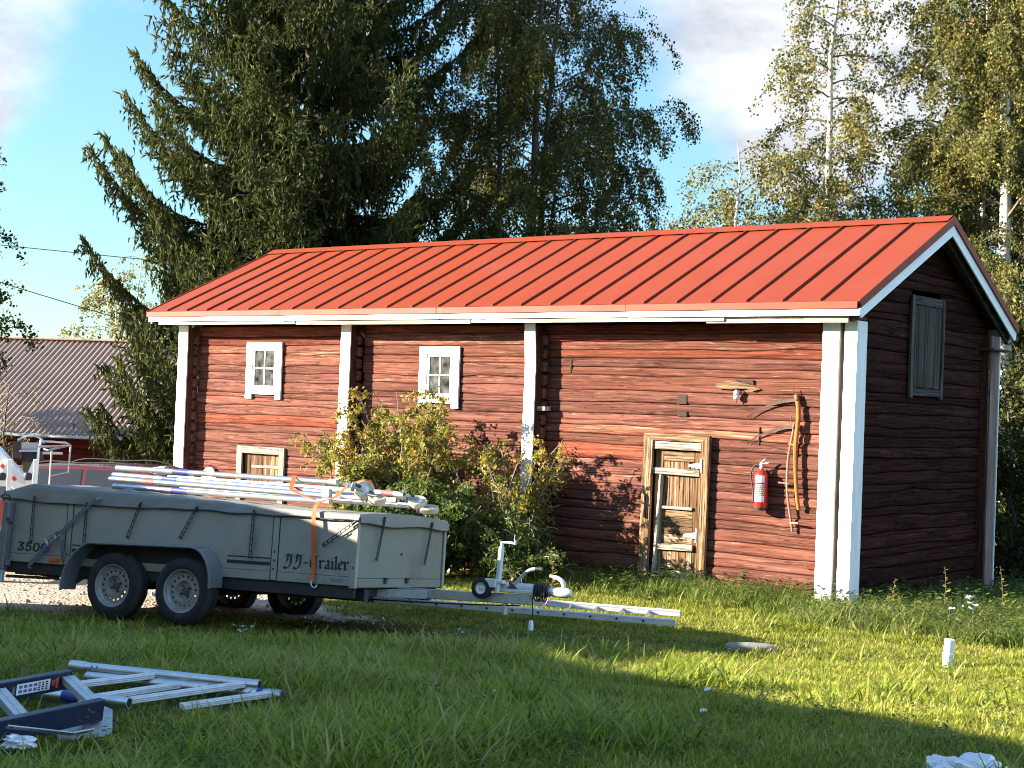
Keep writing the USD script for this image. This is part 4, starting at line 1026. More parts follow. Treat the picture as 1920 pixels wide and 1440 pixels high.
def nib(strokes, nib_=NIB):
    out = []
    for s in strokes:
        s = np.array(s, float)
        for a, b in zip(s[:-1], s[1:]):
            out.append(Polygon([a - nib_, a + nib_, b + nib_, b - nib_]).convex_hull.buffer(.016, 2))
    return unary_union(out)


GL = {
    'J': ([[(.06, 1.16), (.32, 1.42), (.70, 1.26), (1.02, 1.45)], [(.80, 1.28), (.80, .40), (.56, -.08), (.20, -.22), (.0, -.06)], [(.36, 1.30), (.36, .70), (.22, .52)]], 1.16),
    '-': ([[(.1, .52), (.55, .60)]], .70),
    'T': ([[(.02, 1.22), (.35, 1.45), (.80, 1.25), (1.08, 1.45)], [(.46, 1.3), (.22, .95), (.16, .4), (.42, .05), (.80, .05), (1.02, .32)], [(.70, 1.2), (.68, .35)]], 1.18),
    'r': ([[(.05, .92), (.18, .80), (.18, .14), (.30, .04)], [(.24, .78), (.42, .95), (.56, .82)]], .66),
    'a': ([[(.10, .78), (.32, .96), (.52, .84), (.52, .14), (.66, .04)], [(.50, .52), (.22, .46), (.10, .22), (.26, .04), (.50, .16)]], .78),
    'i': ([[(.04, .92), (.18, .80), (.18, .14), (.30, .04)], [(.14, 1.20), (.24, 1.26)]], .42),
    'l': ([[(.08, 1.46), (.18, 1.34), (.18, .14), (.30, .04)]], .42),
    'e': ([[(.46, .60), (.54, .82), (.34, .96), (.12, .76), (.12, .22), (.32, .04), (.54, .18)], [(.16, .46), (.50, .64)]], .68)}
parts_, x = [], 0.0
from shapely import affinity
for ch in 'JJ-Trailer':
    st, adv = GL[ch]; parts_.append(affinity.translate(nib(st), x, 0)); x += adv
word = unary_union(parts_); sc = .71 / x
word = affinity.scale(word, sc, .082, origin=(0, 0))
mb = MB(); mb.poly(word, (1.45, -HW - .0102, .632), (1, 0, 0), (0, 0, 1), .002); P_('name_lettering', mb, M['print_black'])

# ---------------------------------------------------------------- load on the trailer
def T(p):
    return TO + TM @ np.asarray(p, float)


POLES = [  # y, x0, z0, x1, z1, bands [(x, width, material)]
    (.05, -1.38, 1.531, 1.41, 1.471, [(-.62, .20, 'blue_tape')], 'topmost of the long aluminium poles lying on the trailer cover'),
    (-.15, -1.25, 1.447, 1.46, 1.366, [(-.60, .19, 'blue_tape'), (1.0, .14, 'red_tape')], 'second long aluminium pole from the top of the trailer load'),
    (-.35, -1.12, 1.397, 1.585, 1.325, [(-.70, .15, 'red_tape')], 'third long aluminium pole, with a red band near its left end'),
    (-.52, -.93, 1.315, 1.70, 1.268, [(-.18, .19, 'blue_tape')], 'lowest long aluminium pole, touching the grey trailer cover'),
    (.33, -.90, 1.46, 2.02, 1.392, [(1.76, .14, 'red_tape')], 'aluminium pole with a red mark behind the castors, its end over the front flap'),
    (.22, -.80, 1.40, 2.0, 1.325, [], 'aluminium pole under the red marked one, ending at the right pair of castors'),
    (.42, -.80, 1.34, 2.05, 1.285, [], 'dull aluminium pole deep in the load between the two pairs of castors')]
for k, (y, x0, z0, x1, z1, bands, lab) in enumerate(POLES):
    t = thing('scaffold_pole', lab, 'pole', (0, 0, 0), group='aluminium scaffold poles stacked on the trailer')
    a, b = T((x0, y, z0)), T((x1, y, z1))
    mb = MB(); mb.tube([a, a + (b - a) * .5, b], .0285, 18, hollow=.84); obj(t, 'tube', mb, M['alu'] if k < 4 else M['alu_dull'], 40)
    for bx_, bw, bm in bands:
        if bw > 0:
            f0 = (bx_ - x0) / (x1 - x0); f1 = (bx_ + bw - x0) / (x1 - x0)
            mb = MB(); mb.tube([a + (b - a) * f0, a + (b - a) * f1], .0300, 18, caps=False); obj(t, 'tape_band', mb, M[bm], 40)
    if k < 4:
        mb = MB(); mb.tube([a + (b - a) * .965, a + (b - a) * .998], .0330, 18); obj(t, 'end_sleeve', mb, M['galv'], 40)


def castor(loc, axis, r, lab, dirty):
    t = thing('castor_wheel', lab, 'castor', (0, 0, 0), group='scaffold castors on the front of the trailer load')
    c = T(loc); ax = TM @ np.asarray(axis, float); ax /= np.linalg.norm(ax)
    mb = MB(); mb.lathe([(-.024, r * .62), (-.030, r * .9), (-.020, r), (.020, r), (.030, r * .9), (.024, r * .62)], c, ax, 28); obj(t, 'tyre', mb, M['castor'], 40)
    mb = MB(); mb.lathe([(-.022, 0), (-.022, r * .64), (.022, r * .64), (.016, r * .45), (.026, r * .2), (.026, 0)], c, ax, 24); obj(t, 'wheel_face', mb, M['castor'] if dirty else M['castor_face'], 40)
    d, s, u = frame_from(ax, (0, 0, 1)); back = TM @ np.array([-1.0, 0, 0]); back -= ax * (ax @ back); back /= np.linalg.norm(back)
    mb = MB()
    for sg in (-1, 1):
        mb.beam(c + ax * .042 * sg, c + ax * .042 * sg + back * r * 1.25, .055, .006, up=ax, bev=.002)
    mb.beam(c + back * r * 1.25 - ax * .045, c + back * r * 1.25 + ax * .045, .06, .02, up=back, bev=.004); obj(t, 'fork', mb, M['galv'])
    mb = MB(); mb.tube([c + back * r * 1.25, c + back * (r * 1.25 + .10)], .019, 10); mb.lathe([(0, .0), (0, .03), (.02, .03), (.02, 0)], c + back * (r * 1.25 + .03), back, 12); obj(t, 'stem', mb, M['galv_white'], 40)
    mb = MB(); mb.beam(c + back * r * .4 + ax * .05, c + back * r * 1.0 + ax * .07, .03, .008, up=ax, bev=.002); obj(t, 'brake_lever', mb, M['black_frame'])


castor((1.88, -.22, 1.395), (.55, -.75, .42), .098, 'largest looking pale castor, uppermost at the end of the near poles', False)
castor((2.02, -.20, 1.315), (.15, -.35, .92), .090, 'brownish castor lying flat under the uppermost pale one', True)
castor((2.10, .47, 1.325), (.25, -.45, .86), .098, 'pale castor tilted up beside the trailer front, right of the poles', False)
castor((2.22, .50, 1.258), (.10, -.25, .96), .098, 'brown castor lowest and furthest right on the load', True)

# straps
st = thing('ratchet_strap', 'orange webbing strap hanging over the poles and down the trailer side', 'strap')
path = [(1.62, .40, 1.40), (1.70, .08, 1.512), (1.715, -.06, 1.488), (1.735, -.40, 1.375), (1.75, -.58, 1.295), (1.765, -.90, 1.19), (1.775, -.925, 1.08), (1.783, -.905, .80), (1.792, -.90, .515)]
pp = np.array([T(p) for p in path]); wv = TM @ np.array([.021, 0, 0])
V = np.vstack([np.stack([p - wv, p + wv]) for p in pp]); n = len(pp)
F = np.array([[2 * k, 2 * k + 1, 2 * k + 3] for k in range(n - 1)] + [[2 * k, 2 * k + 3, 2 * k + 2] for k in range(n - 1)])
def ribbon(parent, name, pp, wv, th, mat):
    pp = np.asarray(pp, float); n = len(pp); t = np.gradient(pp, axis=0); wv = np.broadcast_to(wv, pp.shape)
    nn = np.cross(t, wv); nn /= np.linalg.norm(nn, axis=1, keepdims=True) + 1e-9
    V = np.concatenate([pp - wv - nn * th / 2, pp + wv - nn * th / 2, pp + wv + nn * th / 2, pp - wv + nn * th / 2]).reshape(4, n, 3)
    F = []
    for k in range(n - 1):
        for c in range(4):
            c2 = (c + 1) % 4; F.append([c * n + k, c2 * n + k, c2 * n + k + 1, c * n + k + 1])
    F += [[0, 3 * n, 2 * n, n], [n - 1, 2 * n - 1, 3 * n - 1, 4 * n - 1]]
    return obj(parent, name, (V.reshape(-1, 3), np.array(F)), mat)
ribbon(st, 'webbing', curve(pp, 40), wv, .004, M['orange_strap'])
mb = MB(); mb.tube(curve([T((1.792, -.90, .52)), T((1.79, -.905, .47)), T((1.82, -.90, .455)), T((1.835, -.89, .485))], 10), .006, 6); obj(st, 'hook', mb, M['galv_white'], 40)
st2 = thing('ratchet_strap', 'orange webbing strap lying slack across the middle of the poles', 'strap')
path = [(.86, .10, 1.525), (.90, .03, 1.508), (1.0, -.15, 1.425), (1.12, -.33, 1.370), (1.28, -.45, 1.33), (1.52, -.56, 1.285)]
ribbon(st2, 'webbing', curve([T(p) for p in path], 26), TM @ np.array([.02, .01, .0]), .004, M['orange_strap'])
st3 = thing('ratchet_strap', 'grey webbing strap with a steel ratchet pulled diagonally across the trailer side', 'strap')
y3 = -HW - .05
ribbon(st3, 'webbing', [T((-.62, -.60, 1.30)), T((-.80, -.93, 1.17)), T((-.905, y3, 1.10)), T((-1.24, y3, .80)), T((-1.32, y3, .745))], TM @ np.array([.014, 0, -.016]), .004, M['grey_strap'])
ribbon(st3, 'webbing', [T((-1.36, y3, .70)), T((-1.46, y3, .60)), T((-1.595, y3, .475))], TM @ np.array([.016, 0, -.018]), .004, M['grey_strap'])
mb = MB(); a, b = T((-1.235, y3 - .01, .805)), T((-1.385, y3 - .01, .685)); yv = TM @ np.array([0, -1.0, 0])
d, s, u = frame_from(b - a, yv)
for k in (-1, 1):
    mb.beam(a + s * .024 * k, b + s * .024 * k, .005, .032, up=yv, bev=.002); mb.beam(a + s * .03 * k + yv * .02, a + (b - a) * .75 + s * .03 * k + yv * .055, .005, .022, up=yv, bev=.002)
mb.tube([a + (b - a) * .35 - s * .03, a + (b - a) * .35 + s * .03], .017, 10); mb.tube([a + (b - a) * .75 - s * .034 + yv * .055, a + (b - a) * .75 + s * .034 + yv * .055], .010, 8); mb.tube([b - s * .026, b + s * .026], .008, 8)
obj(st3, 'ratchet', mb, M['galv'], 40)
mb = MB(); mb.box(T((-1.40, y3 - .012, .64)), (.07, .03, .06), .012); obj(st3, 'strap_bundle', mb, M['blue_tape'])
ribbon(st3, 'loose_end', curve([T((-1.24, y3 - .012, .80)), T((-1.18, y3 - .03, .74)), T((-1.165, y3 - .02, .62)), T((-1.17, y3, .53))], 14), TM @ np.array([.018, .004, 0]), .004, M['grey_strap'])
mb = MB(); mb.tube(curve([T((-1.59, y3, .48)), T((-1.62, y3 + .01, .45)), T((-1.60, y3 + .02, .43))], 6), .007, 6); obj(st3, 'hook', mb, M['galv'], 40)
# ---------------------------------------------------------------- things hanging on the barn wall
ex = thing('fire_extinguisher', 'red fire extinguisher with white label hanging right of the plank door', 'extinguisher', (-1.19, -.115, 1.12))
R_ = .088
mb = MB(); mb.lathe([(.0, .0), (.0, .07), (.012, R_), (.40, R_), (.45, R_ * .9), (.485, R_ * .55), (.50, .028), (.53, .024), (.53, 0)], (0, 0, 0), (0, 0, 1), 32); obj(ex, 'cylinder', mb, M['ext_red'], 40)
mb = MB(); mb.lathe([(.018, R_ + .0015), (.018, R_ + .0035), (-.02, R_ - .004), (-.02, .05)], (0, 0, .0), (0, 0, 1), 24); obj(ex, 'base_ring', mb, M['black'], 40)


def wrap(x, z, lift):
    """A point on the cylinder at arc x from its front, height z."""
    a = x / R_
    return np.array([math.sin(a) * (R_ + lift), -math.cos(a) * (R_ + lift), z])


def decal(x0, x1, z0, z1, lift, m, name):
    n = 10; V = [wrap(x0 + (x1 - x0) * k / n, z, lift) for z in (z0, z1) for k in range(n + 1)]
    F = [[k, k + 1, n + 2 + k, n + 1 + k] for k in range(n)]
    obj(ex, name, (np.array(V), np.array(F)), m, True)


decal(-.05, .09, .34, .43, .001, M['sticker'], 'label_top'); decal(-.05, .09, .09, .17, .001, M['sticker'], 'label_bottom')
for z, s in ((.285, 'SAMMUTIN'), (.235, 'PULVER'), (.19, '6 KG')):
    pass
rs = np.random.default_rng(3)
for row, z in enumerate((.31, .285, .26, .235, .21, .185)):   # lines of print too small to read
    x = -.045
    while x < .085:
        w_ = rs.uniform(.008, .022)
        decal(x, min(x + w_, .09), z - .008, z + .008, .0012, M['sticker'], 'print_mark'); x += w_ + rs.uniform(.004, .009)
for z in (.40, .375, .15, .13, .11):
    decal(-.04, .04, z - .004, z + .004, .0022, M['print_red'], 'print_mark')
mb = MB(); mb.lathe([(.51, .0), (.51, .026), (.56, .026), (.575, .018), (.575, 0)], (0, 0, 0), (0, 0, 1), 14); obj(ex, 'valve', mb, M['galv'], 40)
mb = MB(); mb.beam((-.03, 0, .57), (.12, -.01, .60), .026, .012, bev=.003); obj(ex, 'squeeze_lever', mb, M['galv_white'])
mb = MB(); mb.beam((-.02, 0, .585), (.06, -.01, .645), .024, .010, bev=.003); obj(ex, 'carry_handle', mb, M['galv_white'])
mb = MB(); mb.tube(curve([(-.02, -.01, .555), (-.09, -.02, .55), (-.13, -.03, .48), (-.125, -.03, .36), (-.10, -.035, .24), (-.085, -.05, .16)], 24), .011, 8); obj(ex, 'hose', mb, M['black'], 50)
mb = MB(); mb.tube([(-.088, -.045, .17), (-.075, -.06, .08)], [.013, .018], 10); obj(ex, 'nozzle', mb, M['black'], 40)
mb = MB(); mb.box((0, .095, .35), (.05, .025, .30), .004); obj(ex, 'wall_bracket', mb, M['iron'])


def scythe(lab, hp, bp, hm, r0, r1, pegs):
    t = thing('scythe', lab, 'scythe', (0, 0, 0), group='old scythes hung on the barn wall')
    c = curve(hp, 26); mb = MB(); mb.tube(c, np.linspace(r0, r1, 26) * (1 + .06 * np.sin(np.arange(26) * 1.7)), 12); obj(t, 'handle', mb, hm, 50)
    b = curve(bp, 20); n = len(b); V = []
    for k in range(n):
        f = k / (n - 1); w_ = .030 * (1 - f) ** .6 + .004
        V += [b[k] + (0, -.004, w_ * .6), b[k] + (0, .003, -w_ * .7), b[k] + (0, .004, w_ * .6)]
    F = []
    for k in range(n - 1):
        a = 3 * k
        F += [[a, a + 3, a + 4, a + 1], [a + 1, a + 4, a + 5, a + 2], [a + 2, a + 5, a + 3, a]]
    obj(t, 'blade', (np.array(V), np.array(F)), M['iron'], 40)
    mb = MB(); mb.lathe([(-.02, r0 + .003), (-.02, r0 + .008), (.02, r0 + .008), (.02, r0 + .003)], c[1], c[2] - c[0], 12); mb.tube([c[0] + (-.05, 0, .02), c[0] + (-.045, 0, .09)], .006, 6); obj(t, 'ferrule', mb, M['iron'], 40)
    for z, x0, x1, yo in pegs:
        k = np.argmin(abs(c[:, 2] - z)); mb = MB(); mb.tube([c[k] + (x0, 0, 0), c[k] + (x1 * .5, yo * .5, .003), c[k] + (x1, yo, .008)], [.011, .012, .014], 8); obj(t, 'grip_peg', mb, hm, 40)


scythe('long scythe with thick orange-brown handle hanging rightmost on the barn wall', [(-.762, -.06, 2.60), (-.720, -.062, 2.42), (-.722, -.07, 2.17), (-.735, -.075, 1.9), (-.722, -.075, 1.6), (-.70, -.07, 1.35), (-.668, -.06, 1.14)],
       [(-.76, -.06, 2.535), (-.95, -.05, 2.51), (-1.18, -.045, 2.445), (-1.33, -.04, 2.375), (-1.475, -.035, 2.29)], M['handle_wood'], .030, .024, [(1.93, .02, -.10, -.0), (1.36, .02, -.13, -.02)])
scythe('thin grey-handled scythe hanging left of the orange-brown one on the barn wall', [(-.775, -.055, 2.24), (-.785, -.06, 2.12), (-.825, -.062, 1.90), (-.845, -.065, 1.65), (-.842, -.065, 1.42), (-.80, -.06, 1.12), (-.752, -.05, .855)],
       [(-.78, -.055, 2.185), (-.95, -.05, 2.17), (-1.17, -.045, 2.105), (-1.34, -.04, 2.03), (-1.465, -.035, 1.94)], M['handle_grey'], .016, .015, [(1.88, .02, -.045, -.01), (1.49, .03, -.12, -.01), (.98, -.02, .13, -.05)])
ins = thing('porcelain_insulator', 'white porcelain insulator on an iron hook below the splintered log', 'insulator', (-1.63, -.07, 2.52))
mb = MB(); mb.lathe([(0, 0), (0, .03), (.02, .04), (.045, .036), (.055, .028), (.075, .036), (.10, .034), (.12, .018), (.125, 0)], (0, 0, 0), (0, 0, 1), 18); obj(ins, 'bell', mb, M['porcelain'], 40)
mb = MB(); mb.tube(curve([(0, .06, .09), (0, .03, .14), (0, 0, .13), (0, 0, .0), (0.002, 0, -.05)], 12), .007, 6); obj(ins, 'hook', mb, M['iron'], 40)
dc = thing('wall_disc', 'round white disc hung on a nail at the left end of the barn wall', 'disc', (-12.02, -.06, .90))
mb = MB(); mb.lathe([(-.02, .0), (-.02, .165), (.0, .185), (.012, .18), (.02, .15), (.024, 0)], (0, 0, 0), (0, -1, 0), 28); obj(dc, 'plate', mb, M['white_frame'], 40)
mb = MB(); mb.tube([(0, .06, .205), (0, -.03, .215)], .006, 6); mb.tube(curve([(-.02, 0, .17), (0, -.01, .215), (.02, 0, .17)], 8), .004, 6); obj(dc, 'nail', mb, M['iron'], 40)

# ---------------------------------------------------------------- ladder lying behind the drawbar
ld = thing('aluminium_ladder', 'long bright aluminium ladder lying flat in the grass behind the trailer drawbar', 'ladder')
A, B = np.array([-2.98, -5.30]), np.array([-.05, -3.95]); dv = (B - A) / np.linalg.norm(B - A); nv = np.array([-dv[1], dv[0]]); ln = np.linalg.norm(B - A) + .08
lv = np.array([[*dv, 0], [*nv, 0], [0, 0, 1.0]])


def LP(a, b, c):
    p = A + dv * a + nv * b
    return np.array([p[0], p[1], c + .028 - .010 * a])


zl = .145
for off in (-.17, .17):
    for dz in (0,):
        mb = MB(); zl = .145 + (.055 if off > 0 else 0); mb.beam(LP(0, off, zl), LP(ln, off, zl), .026, .070, bev=.004); mb.beam(LP(0, off - .014, zl + .02), LP(ln, off - .014, zl + .02), .006, .012, bev=.002); obj(ld, 'stile', mb, M['alu_bright'])
    mb = MB(); mb.beam(LP(-.05, off, zl), LP(.02, off, zl), .034, .078, bev=.006); obj(ld, 'foot_cap', mb, M['blue_tape'])
n = int(ln / .28)
for k in range(n):
    a = .17 + k * .28
    mb = MB(); zl = .145; mb.tube([LP(a, -.20, zl), LP(a, .18, zl + .055)], .015, 10); obj(ld, 'rung', mb, M['alu'], 40)
    mb = MB(); mb.tube([LP(a, -.1835, zl), LP(a, -.2035, zl)], .012, 10); obj(ld, 'rung_end', mb, M['black_frame'], 40)

# ---------------------------------------------------------------- foreground: scaffold frames and the navy ladder
def fg_tube(parent, a, b, r=.0265, mat='alu', hollow=.82):
    mb = MB(); mb.tube([a, (np.array(a) + b) / 2, b], r, 20, hollow=hollow); return obj(parent, 'tube', mb, M[mat], 40)


def ridged(parent, a, b, w=.040, h=.036):
    """A flattened, ribbed rung bar."""
    a, b = np.array(a, float), np.array(b, float)
    mb = MB(); mb.beam(a, b, w, h * .8, bev=.009)
    d, s, u = frame_from(b - a)
    for k in (-.3, 0, .3):
        mb.beam(a + s * k * w + u * h * .40, b + s * k * w + u * h * .40, .0055, .006, bev=.002)
        mb.beam(a + u * k * h * .8 + s * w * .5, b + u * k * h * .8 + s * w * .5, .005, .005, bev=.0015)
    return obj(parent, 'rung_bar', mb, M['alu_dull'])


f1 = thing('scaffold_section', 'aluminium scaffold ladder frame lying on the grass, on top of another frame', 'scaffold frame', group='scaffold frames in the foreground grass')
A0, A1 = np.array([1.93, -12.80, .872]), np.array([2.95, -12.42, .872]); dA = (A1 - A0) / np.linalg.norm(A1 - A0)
B1 = np.array([2.826, -13.12, .852]); B0 = B1 - dA * 1.02
fg_tube(f1, A0, A1); fg_tube(f1, B0, B1)
mb = MB(); mb.tube([A0 - dA * .005, A0 + dA * .085], .0305, 20, hollow=.86); obj(f1, 'end_sleeve', mb, M['alu'], 40)
mb = MB(); mb.tube([B1 - dA * .36, B1 - dA * .27], .0275, 18, caps=False); obj(f1, 'tape_band', mb, M['blue_tape'], 40)
for t in (.14, .17):
    c = A0 + dA * t + np.array([.003, -.0245, .012]); mb = MB(); mb.lathe([(-.004, .0045), (.002, .0045), (.002, 0)], c, (0, -.9, .4), 8); obj(f1, 'rivet', mb, M['black_frame'])
n1 = np.array([.30, -.62, -.012])
ridged(f1, [2.40, -12.645, .868], [2.32, -13.27, .86]); ridged(f1, [2.88, -12.465, .870], [2.80, -13.10, .856])
f2 = thing('scaffold_section', 'lower aluminium scaffold frame half hidden in the grass beneath the upper one', 'scaffold frame', group='scaffold frames in the foreground grass')
C0, C1 = np.array([2.06, -12.80, .835]), np.array([3.075, -12.385, .835]); dC = (C1 - C0) / np.linalg.norm(C1 - C0)
fg_tube(f2, C0, C1); D1 = np.array([2.98, -12.98, .826]); fg_tube(f2, D1 - dC * 1.1, D1 - dC * .42, mat='alu_dull')
ridged(f2, [2.56, -12.60, .838], [2.54, -13.22, .832]); ridged(f2, [3.03, -12.41, .838], [2.965, -12.93, .83])
mb = MB(); mb.tube([C1 - dC * .13, C1 - dC * .10], .0275, 18, caps=False); obj(f2, 'tape_band', mb, M['blue_tape'], 40)

nl = thing('navy_ladder', 'navy blue ladder section with aluminium rungs tilted over the scaffold frames', 'ladder')
S1, S0 = np.array([2.668, -13.337, .965]), np.array([2.87, -14.53, .965])       # far stile (right end, left end beyond the frame)
N1, N0 = np.array([3.135, -13.50, .915]), np.array([3.337, -14.70, .915])
up_ = np.array([.15, -.10, .98]); up_ /= np.linalg.norm(up_)
for a, b, h_ in ((S1, S0, .085), (N1, N0, .095)):
    d, s, u = frame_from(b - a, up_)
    mb = MB(); mb.beam(a, b, .010, h_, up=up_, bev=.003)
    for k in (-1, 1):
        mb.beam(a + u * k * h_ * .47 + s * (-.014), b + u * k * h_ * .47 + s * (-.014), .034, .007, up=up_, bev=.003)
    obj(nl, 'stile', mb, M['navy_frame'])
for f_ in (.02, .36, .70):
    a, b = S1 + (S0 - S1) * f_, N1 + (N0 - N1) * f_
    d, s, u = frame_from(b - a, up_)
    mb = MB(); b = b - (b - a) * .07; a = a + (b - a) * .03; mb.beam(a + u * .02, b + u * .02, .050, .010, up=up_, bev=.003)
    for k in (-1, 1):
        mb.beam(a + s * k * .026 + u * .008, b + s * k * .026 + u * .008, .007, .036, up=up_, bev=.002)
    mb.beam(a + u * .026, b + u * .026, .006, .006, up=up_, bev=.002)
    obj(nl, 'rung', mb, M['alu_dull'])
# instruction sticker, brand-free print and the orange mark on the far stile
d, s, u = frame_from(S0 - S1, up_)
cam_side = s if s @ (CAM - S1) > 0 else -s
def on_stile(t0, t1, v0, v1, lift, m, name, a=S1):
    o = a + cam_side * (.0052 + lift)
    V = np.array([o + d * t0 + u * v0, o + d * t1 + u * v0, o + d * t1 + u * v1, o + d * t0 + u * v1]); V2 = V + cam_side * .0008
    F = np.array([[0, 1, 2, 3], [4, 7, 6, 5], [0, 4, 5, 1], [1, 5, 6, 2], [2, 6, 7, 3], [3, 7, 4, 0]])
    obj(nl, name, (np.vstack([V, V2]), F), m)
on_stile(.135, .335, -.026, .024, 0, M['sticker'], 'instruction_sticker')
rs = np.random.default_rng(8)
for k in range(4):
    for r_ in range(2):
        t = .215 + k * .029; on_stile(t, t + .020, -.018 + r_ * .021, -.004 + r_ * .021, .001, M['print_blue'], 'pictogram')
for k in range(3):
    for r_ in range(4):
        t = .15 + k * .022; on_stile(t, t + .013, -.020 + r_ * .0105, -.0135 + r_ * .0105, .001, M['print_black'], 'print_mark')
on_stile(.085, .098, -.026, .022, 0, M['orange_strap'], 'orange_mark'); on_stile(.102, .125, -.012, .016, 0, M['print_red'], 'print_mark'); on_stile(.345, .36, -.02, .016, 0, M['grey_strap'], 'print_mark')
for t, w_ in ((.30, .07), (.52, .10))[:0]:
    o = N1 + d * t + cam_side * .0056 + u * .022
    mb = MB(); mb.poly([(0, 0), (w_ * .6, .012), (w_, .016), (w_ * .55, -.004)], o, d, u, .0012); obj(nl, 'scuffed_patch', mb, M['alu'])
# foot plate, strip and a scrap of sheet under the ladder
fp = thing('base_plate', 'galvanised scaffold base plate leaning under the end of the navy ladder', 'plate')
pl_ = np.array([[3.02, -13.63, .85], [2.93, -13.43, .90], [3.05, -13.36, .875], [3.17, -13.45, .80], [3.19, -13.57, .765], [3.11, -13.66, .775]]) + np.array([.03, -.05, .035])
c_ = pl_.mean(0); e1 = pl_[1] - pl_[4]; e1 /= np.linalg.norm(e1); nn_ = np.cross(e1, pl_[3] - pl_[0]); nn_ /= np.linalg.norm(nn_); e2 = np.cross(nn_, e1)
mb = MB(); mb.poly(Polygon([((p - c_) @ e1, (p - c_) @ e2) for p in pl_]).buffer(.004), c_, e1, e2, .006); obj(fp, 'plate', mb, M['galv'])
mb = MB(); mb.beam(pl_[0] + nn_ * .01, pl_[5] + nn_ * .01, .012, .03, up=nn_, bev=.002); obj(fp, 'folded_edge', mb, M['galv_white'])
sp = thing('steel_strip', 'narrow galvanised strip with a bolt hole lying in front of the navy ladder', 'strip')
mb = MB(); mb.beam((3.292, -14.085, .948), (3.372, -13.83, .896), .006, .032, up=(.8, -.3, .55), bev=.002); mb.beam((3.372, -13.83, .896), (3.335, -13.70, .888), .008, .028, up=(.8, .2, .55), bev=.002); obj(sp, 'bar', mb, M['galv'])
mb = MB(); mb.tube([(3.298, -14.066, .945), (3.306, -14.069, .949)], .006, 8); obj(sp, 'bolt_hole', mb, M['black_frame'])
ws = thing('sheet_scrap', 'small crumpled white scrap of sheet in the grass at the lower left', 'scrap')
# ---------------------------------------------------------------- pipe stub, stone slab, white bag
pz_ = float(surface(3.06, -4.15))
pp_ = thing('pipe_stub', 'grey-white plastic pipe stub standing up in the sunlit lawn at the right', 'pipe', (3.06, -4.15, pz_ - .15))
mb = MB(); mb.tube([(0, 0, 0), (.010, 0, .25), (.014, 0, .285)], .046, 22, hollow=.92); obj(pp_, 'tube', mb, M['plastic_white'], 40)
mb = MB(); mb.tube([(.0125, 0, .258), (.0143, 0, .289)], .051, 22, hollow=.9); obj(pp_, 'collar', mb, M['plastic_white'], 40)
sl = thing('stone_slab', 'flat pale stone slab lying in the lawn in front of the barn', 'stone', (1.36, -4.73, float(surface(1.36, -4.73))))
rs = np.random.default_rng(4)
t = trimesh.creation.icosphere(2); v = np.array(t.vertices); v = np.sign(v) * abs(v) ** .6 * (.25, .12, .05) * (1 + .08 * (meshkit.fbm(v * 2.3, 3, 4)[:, None] - .5))
mb = MB(); cs, sn = math.cos(.62), math.sin(.62); mb.add((np.stack([v[:, 0] * cs - v[:, 1] * sn, v[:, 0] * sn + v[:, 1] * cs, v[:, 2] + .012], 1), np.array(t.faces))); obj(sl, 'slab', mb, M['slab_stone'], 40)
bg = thing('white_bag', 'crumpled white plastic sack lying on the lawn at the lower right corner', 'bag')
def crumple(c, s, seed, yaw):
    t = trimesh.creation.icosphere(4); v = np.array(t.vertices)
    v = np.sign(v) * abs(v) ** .75
    w_ = abs(meshkit.noise(v * 2.2 + seed, seed) - .5) * 2; w2 = abs(meshkit.noise(v * 5.0 + seed, seed + 1) - .5) * 2
    v = v * (.72 + .42 * w_ + .14 * w2)[:, None] * s
    cs, sn = math.cos(yaw), math.sin(yaw)
    return np.stack([v[:, 0] * cs - v[:, 1] * sn, v[:, 0] * sn + v[:, 1] * cs, v[:, 2]], 1) + c, np.array(t.faces)
bz = float(surface(6.05, -11.30))
obj(bg, 'sack', crumple((6.256, -11.50, bz + .02), (.175, .13, .07), 3, .66), M['plastic_white'], 50)
obj(bg, 'folded_neck', crumple((6.12, -11.49, bz + .03), (.07, .085, .04), 7, .3), M['plastic_white'], 50)
obj(ws, 'sheet', crumple((3.345, -14.06, float(surface(3.345, -14.06)) + .04), (.065, .05, .028), 11, .5), M['plastic_white'], 50)
# ---------------------------------------------------------------- background house, car, lift, wires
FC, FN = None, None
fx = np.array([.972, -.235]); _r2 = R_H * fx[0] + F_H * fx[1]; _n2 = np.array([_r2[1], -_r2[0]])   # along the eave; outwards towards us
FH0 = CAM[:2] + R_H * (-12.9) + F_H * 46.0     # a point on the front wall line
FCOLS = (np.array([*_r2, 0]), np.array([*(-_n2), 0]), np.array([0, 0, 1.0]))
fh = thing('farmhouse', 'far red timber house with brown profiled metal roof and white window trim', 'house', (FH0[0], FH0[1], -1.5), cols=FCOLS)
X0, X1 = -9.0, 9.5
mb = MB(); mb.bx(X0, X1, .03, 6.5, -.6, 2.55, .01); obj(fh, 'wall', mb, M['far_red'])
for k in range(16):
    z = .1 + k * .155
    mb = MB(); mb.bx(X0, X1, -.002 + .006 * (k % 2), .026, z, z + .148, .006); obj(fh, 'board', mb, M['far_red'])
for x in (-2.0, 2.05, 3.35, 5.4):
    mb = MB(); mb.bx(x - .07, x + .07, -.05, .0, -.2, 2.5, .004); obj(fh, 'corner_board', mb, M['far_red'])
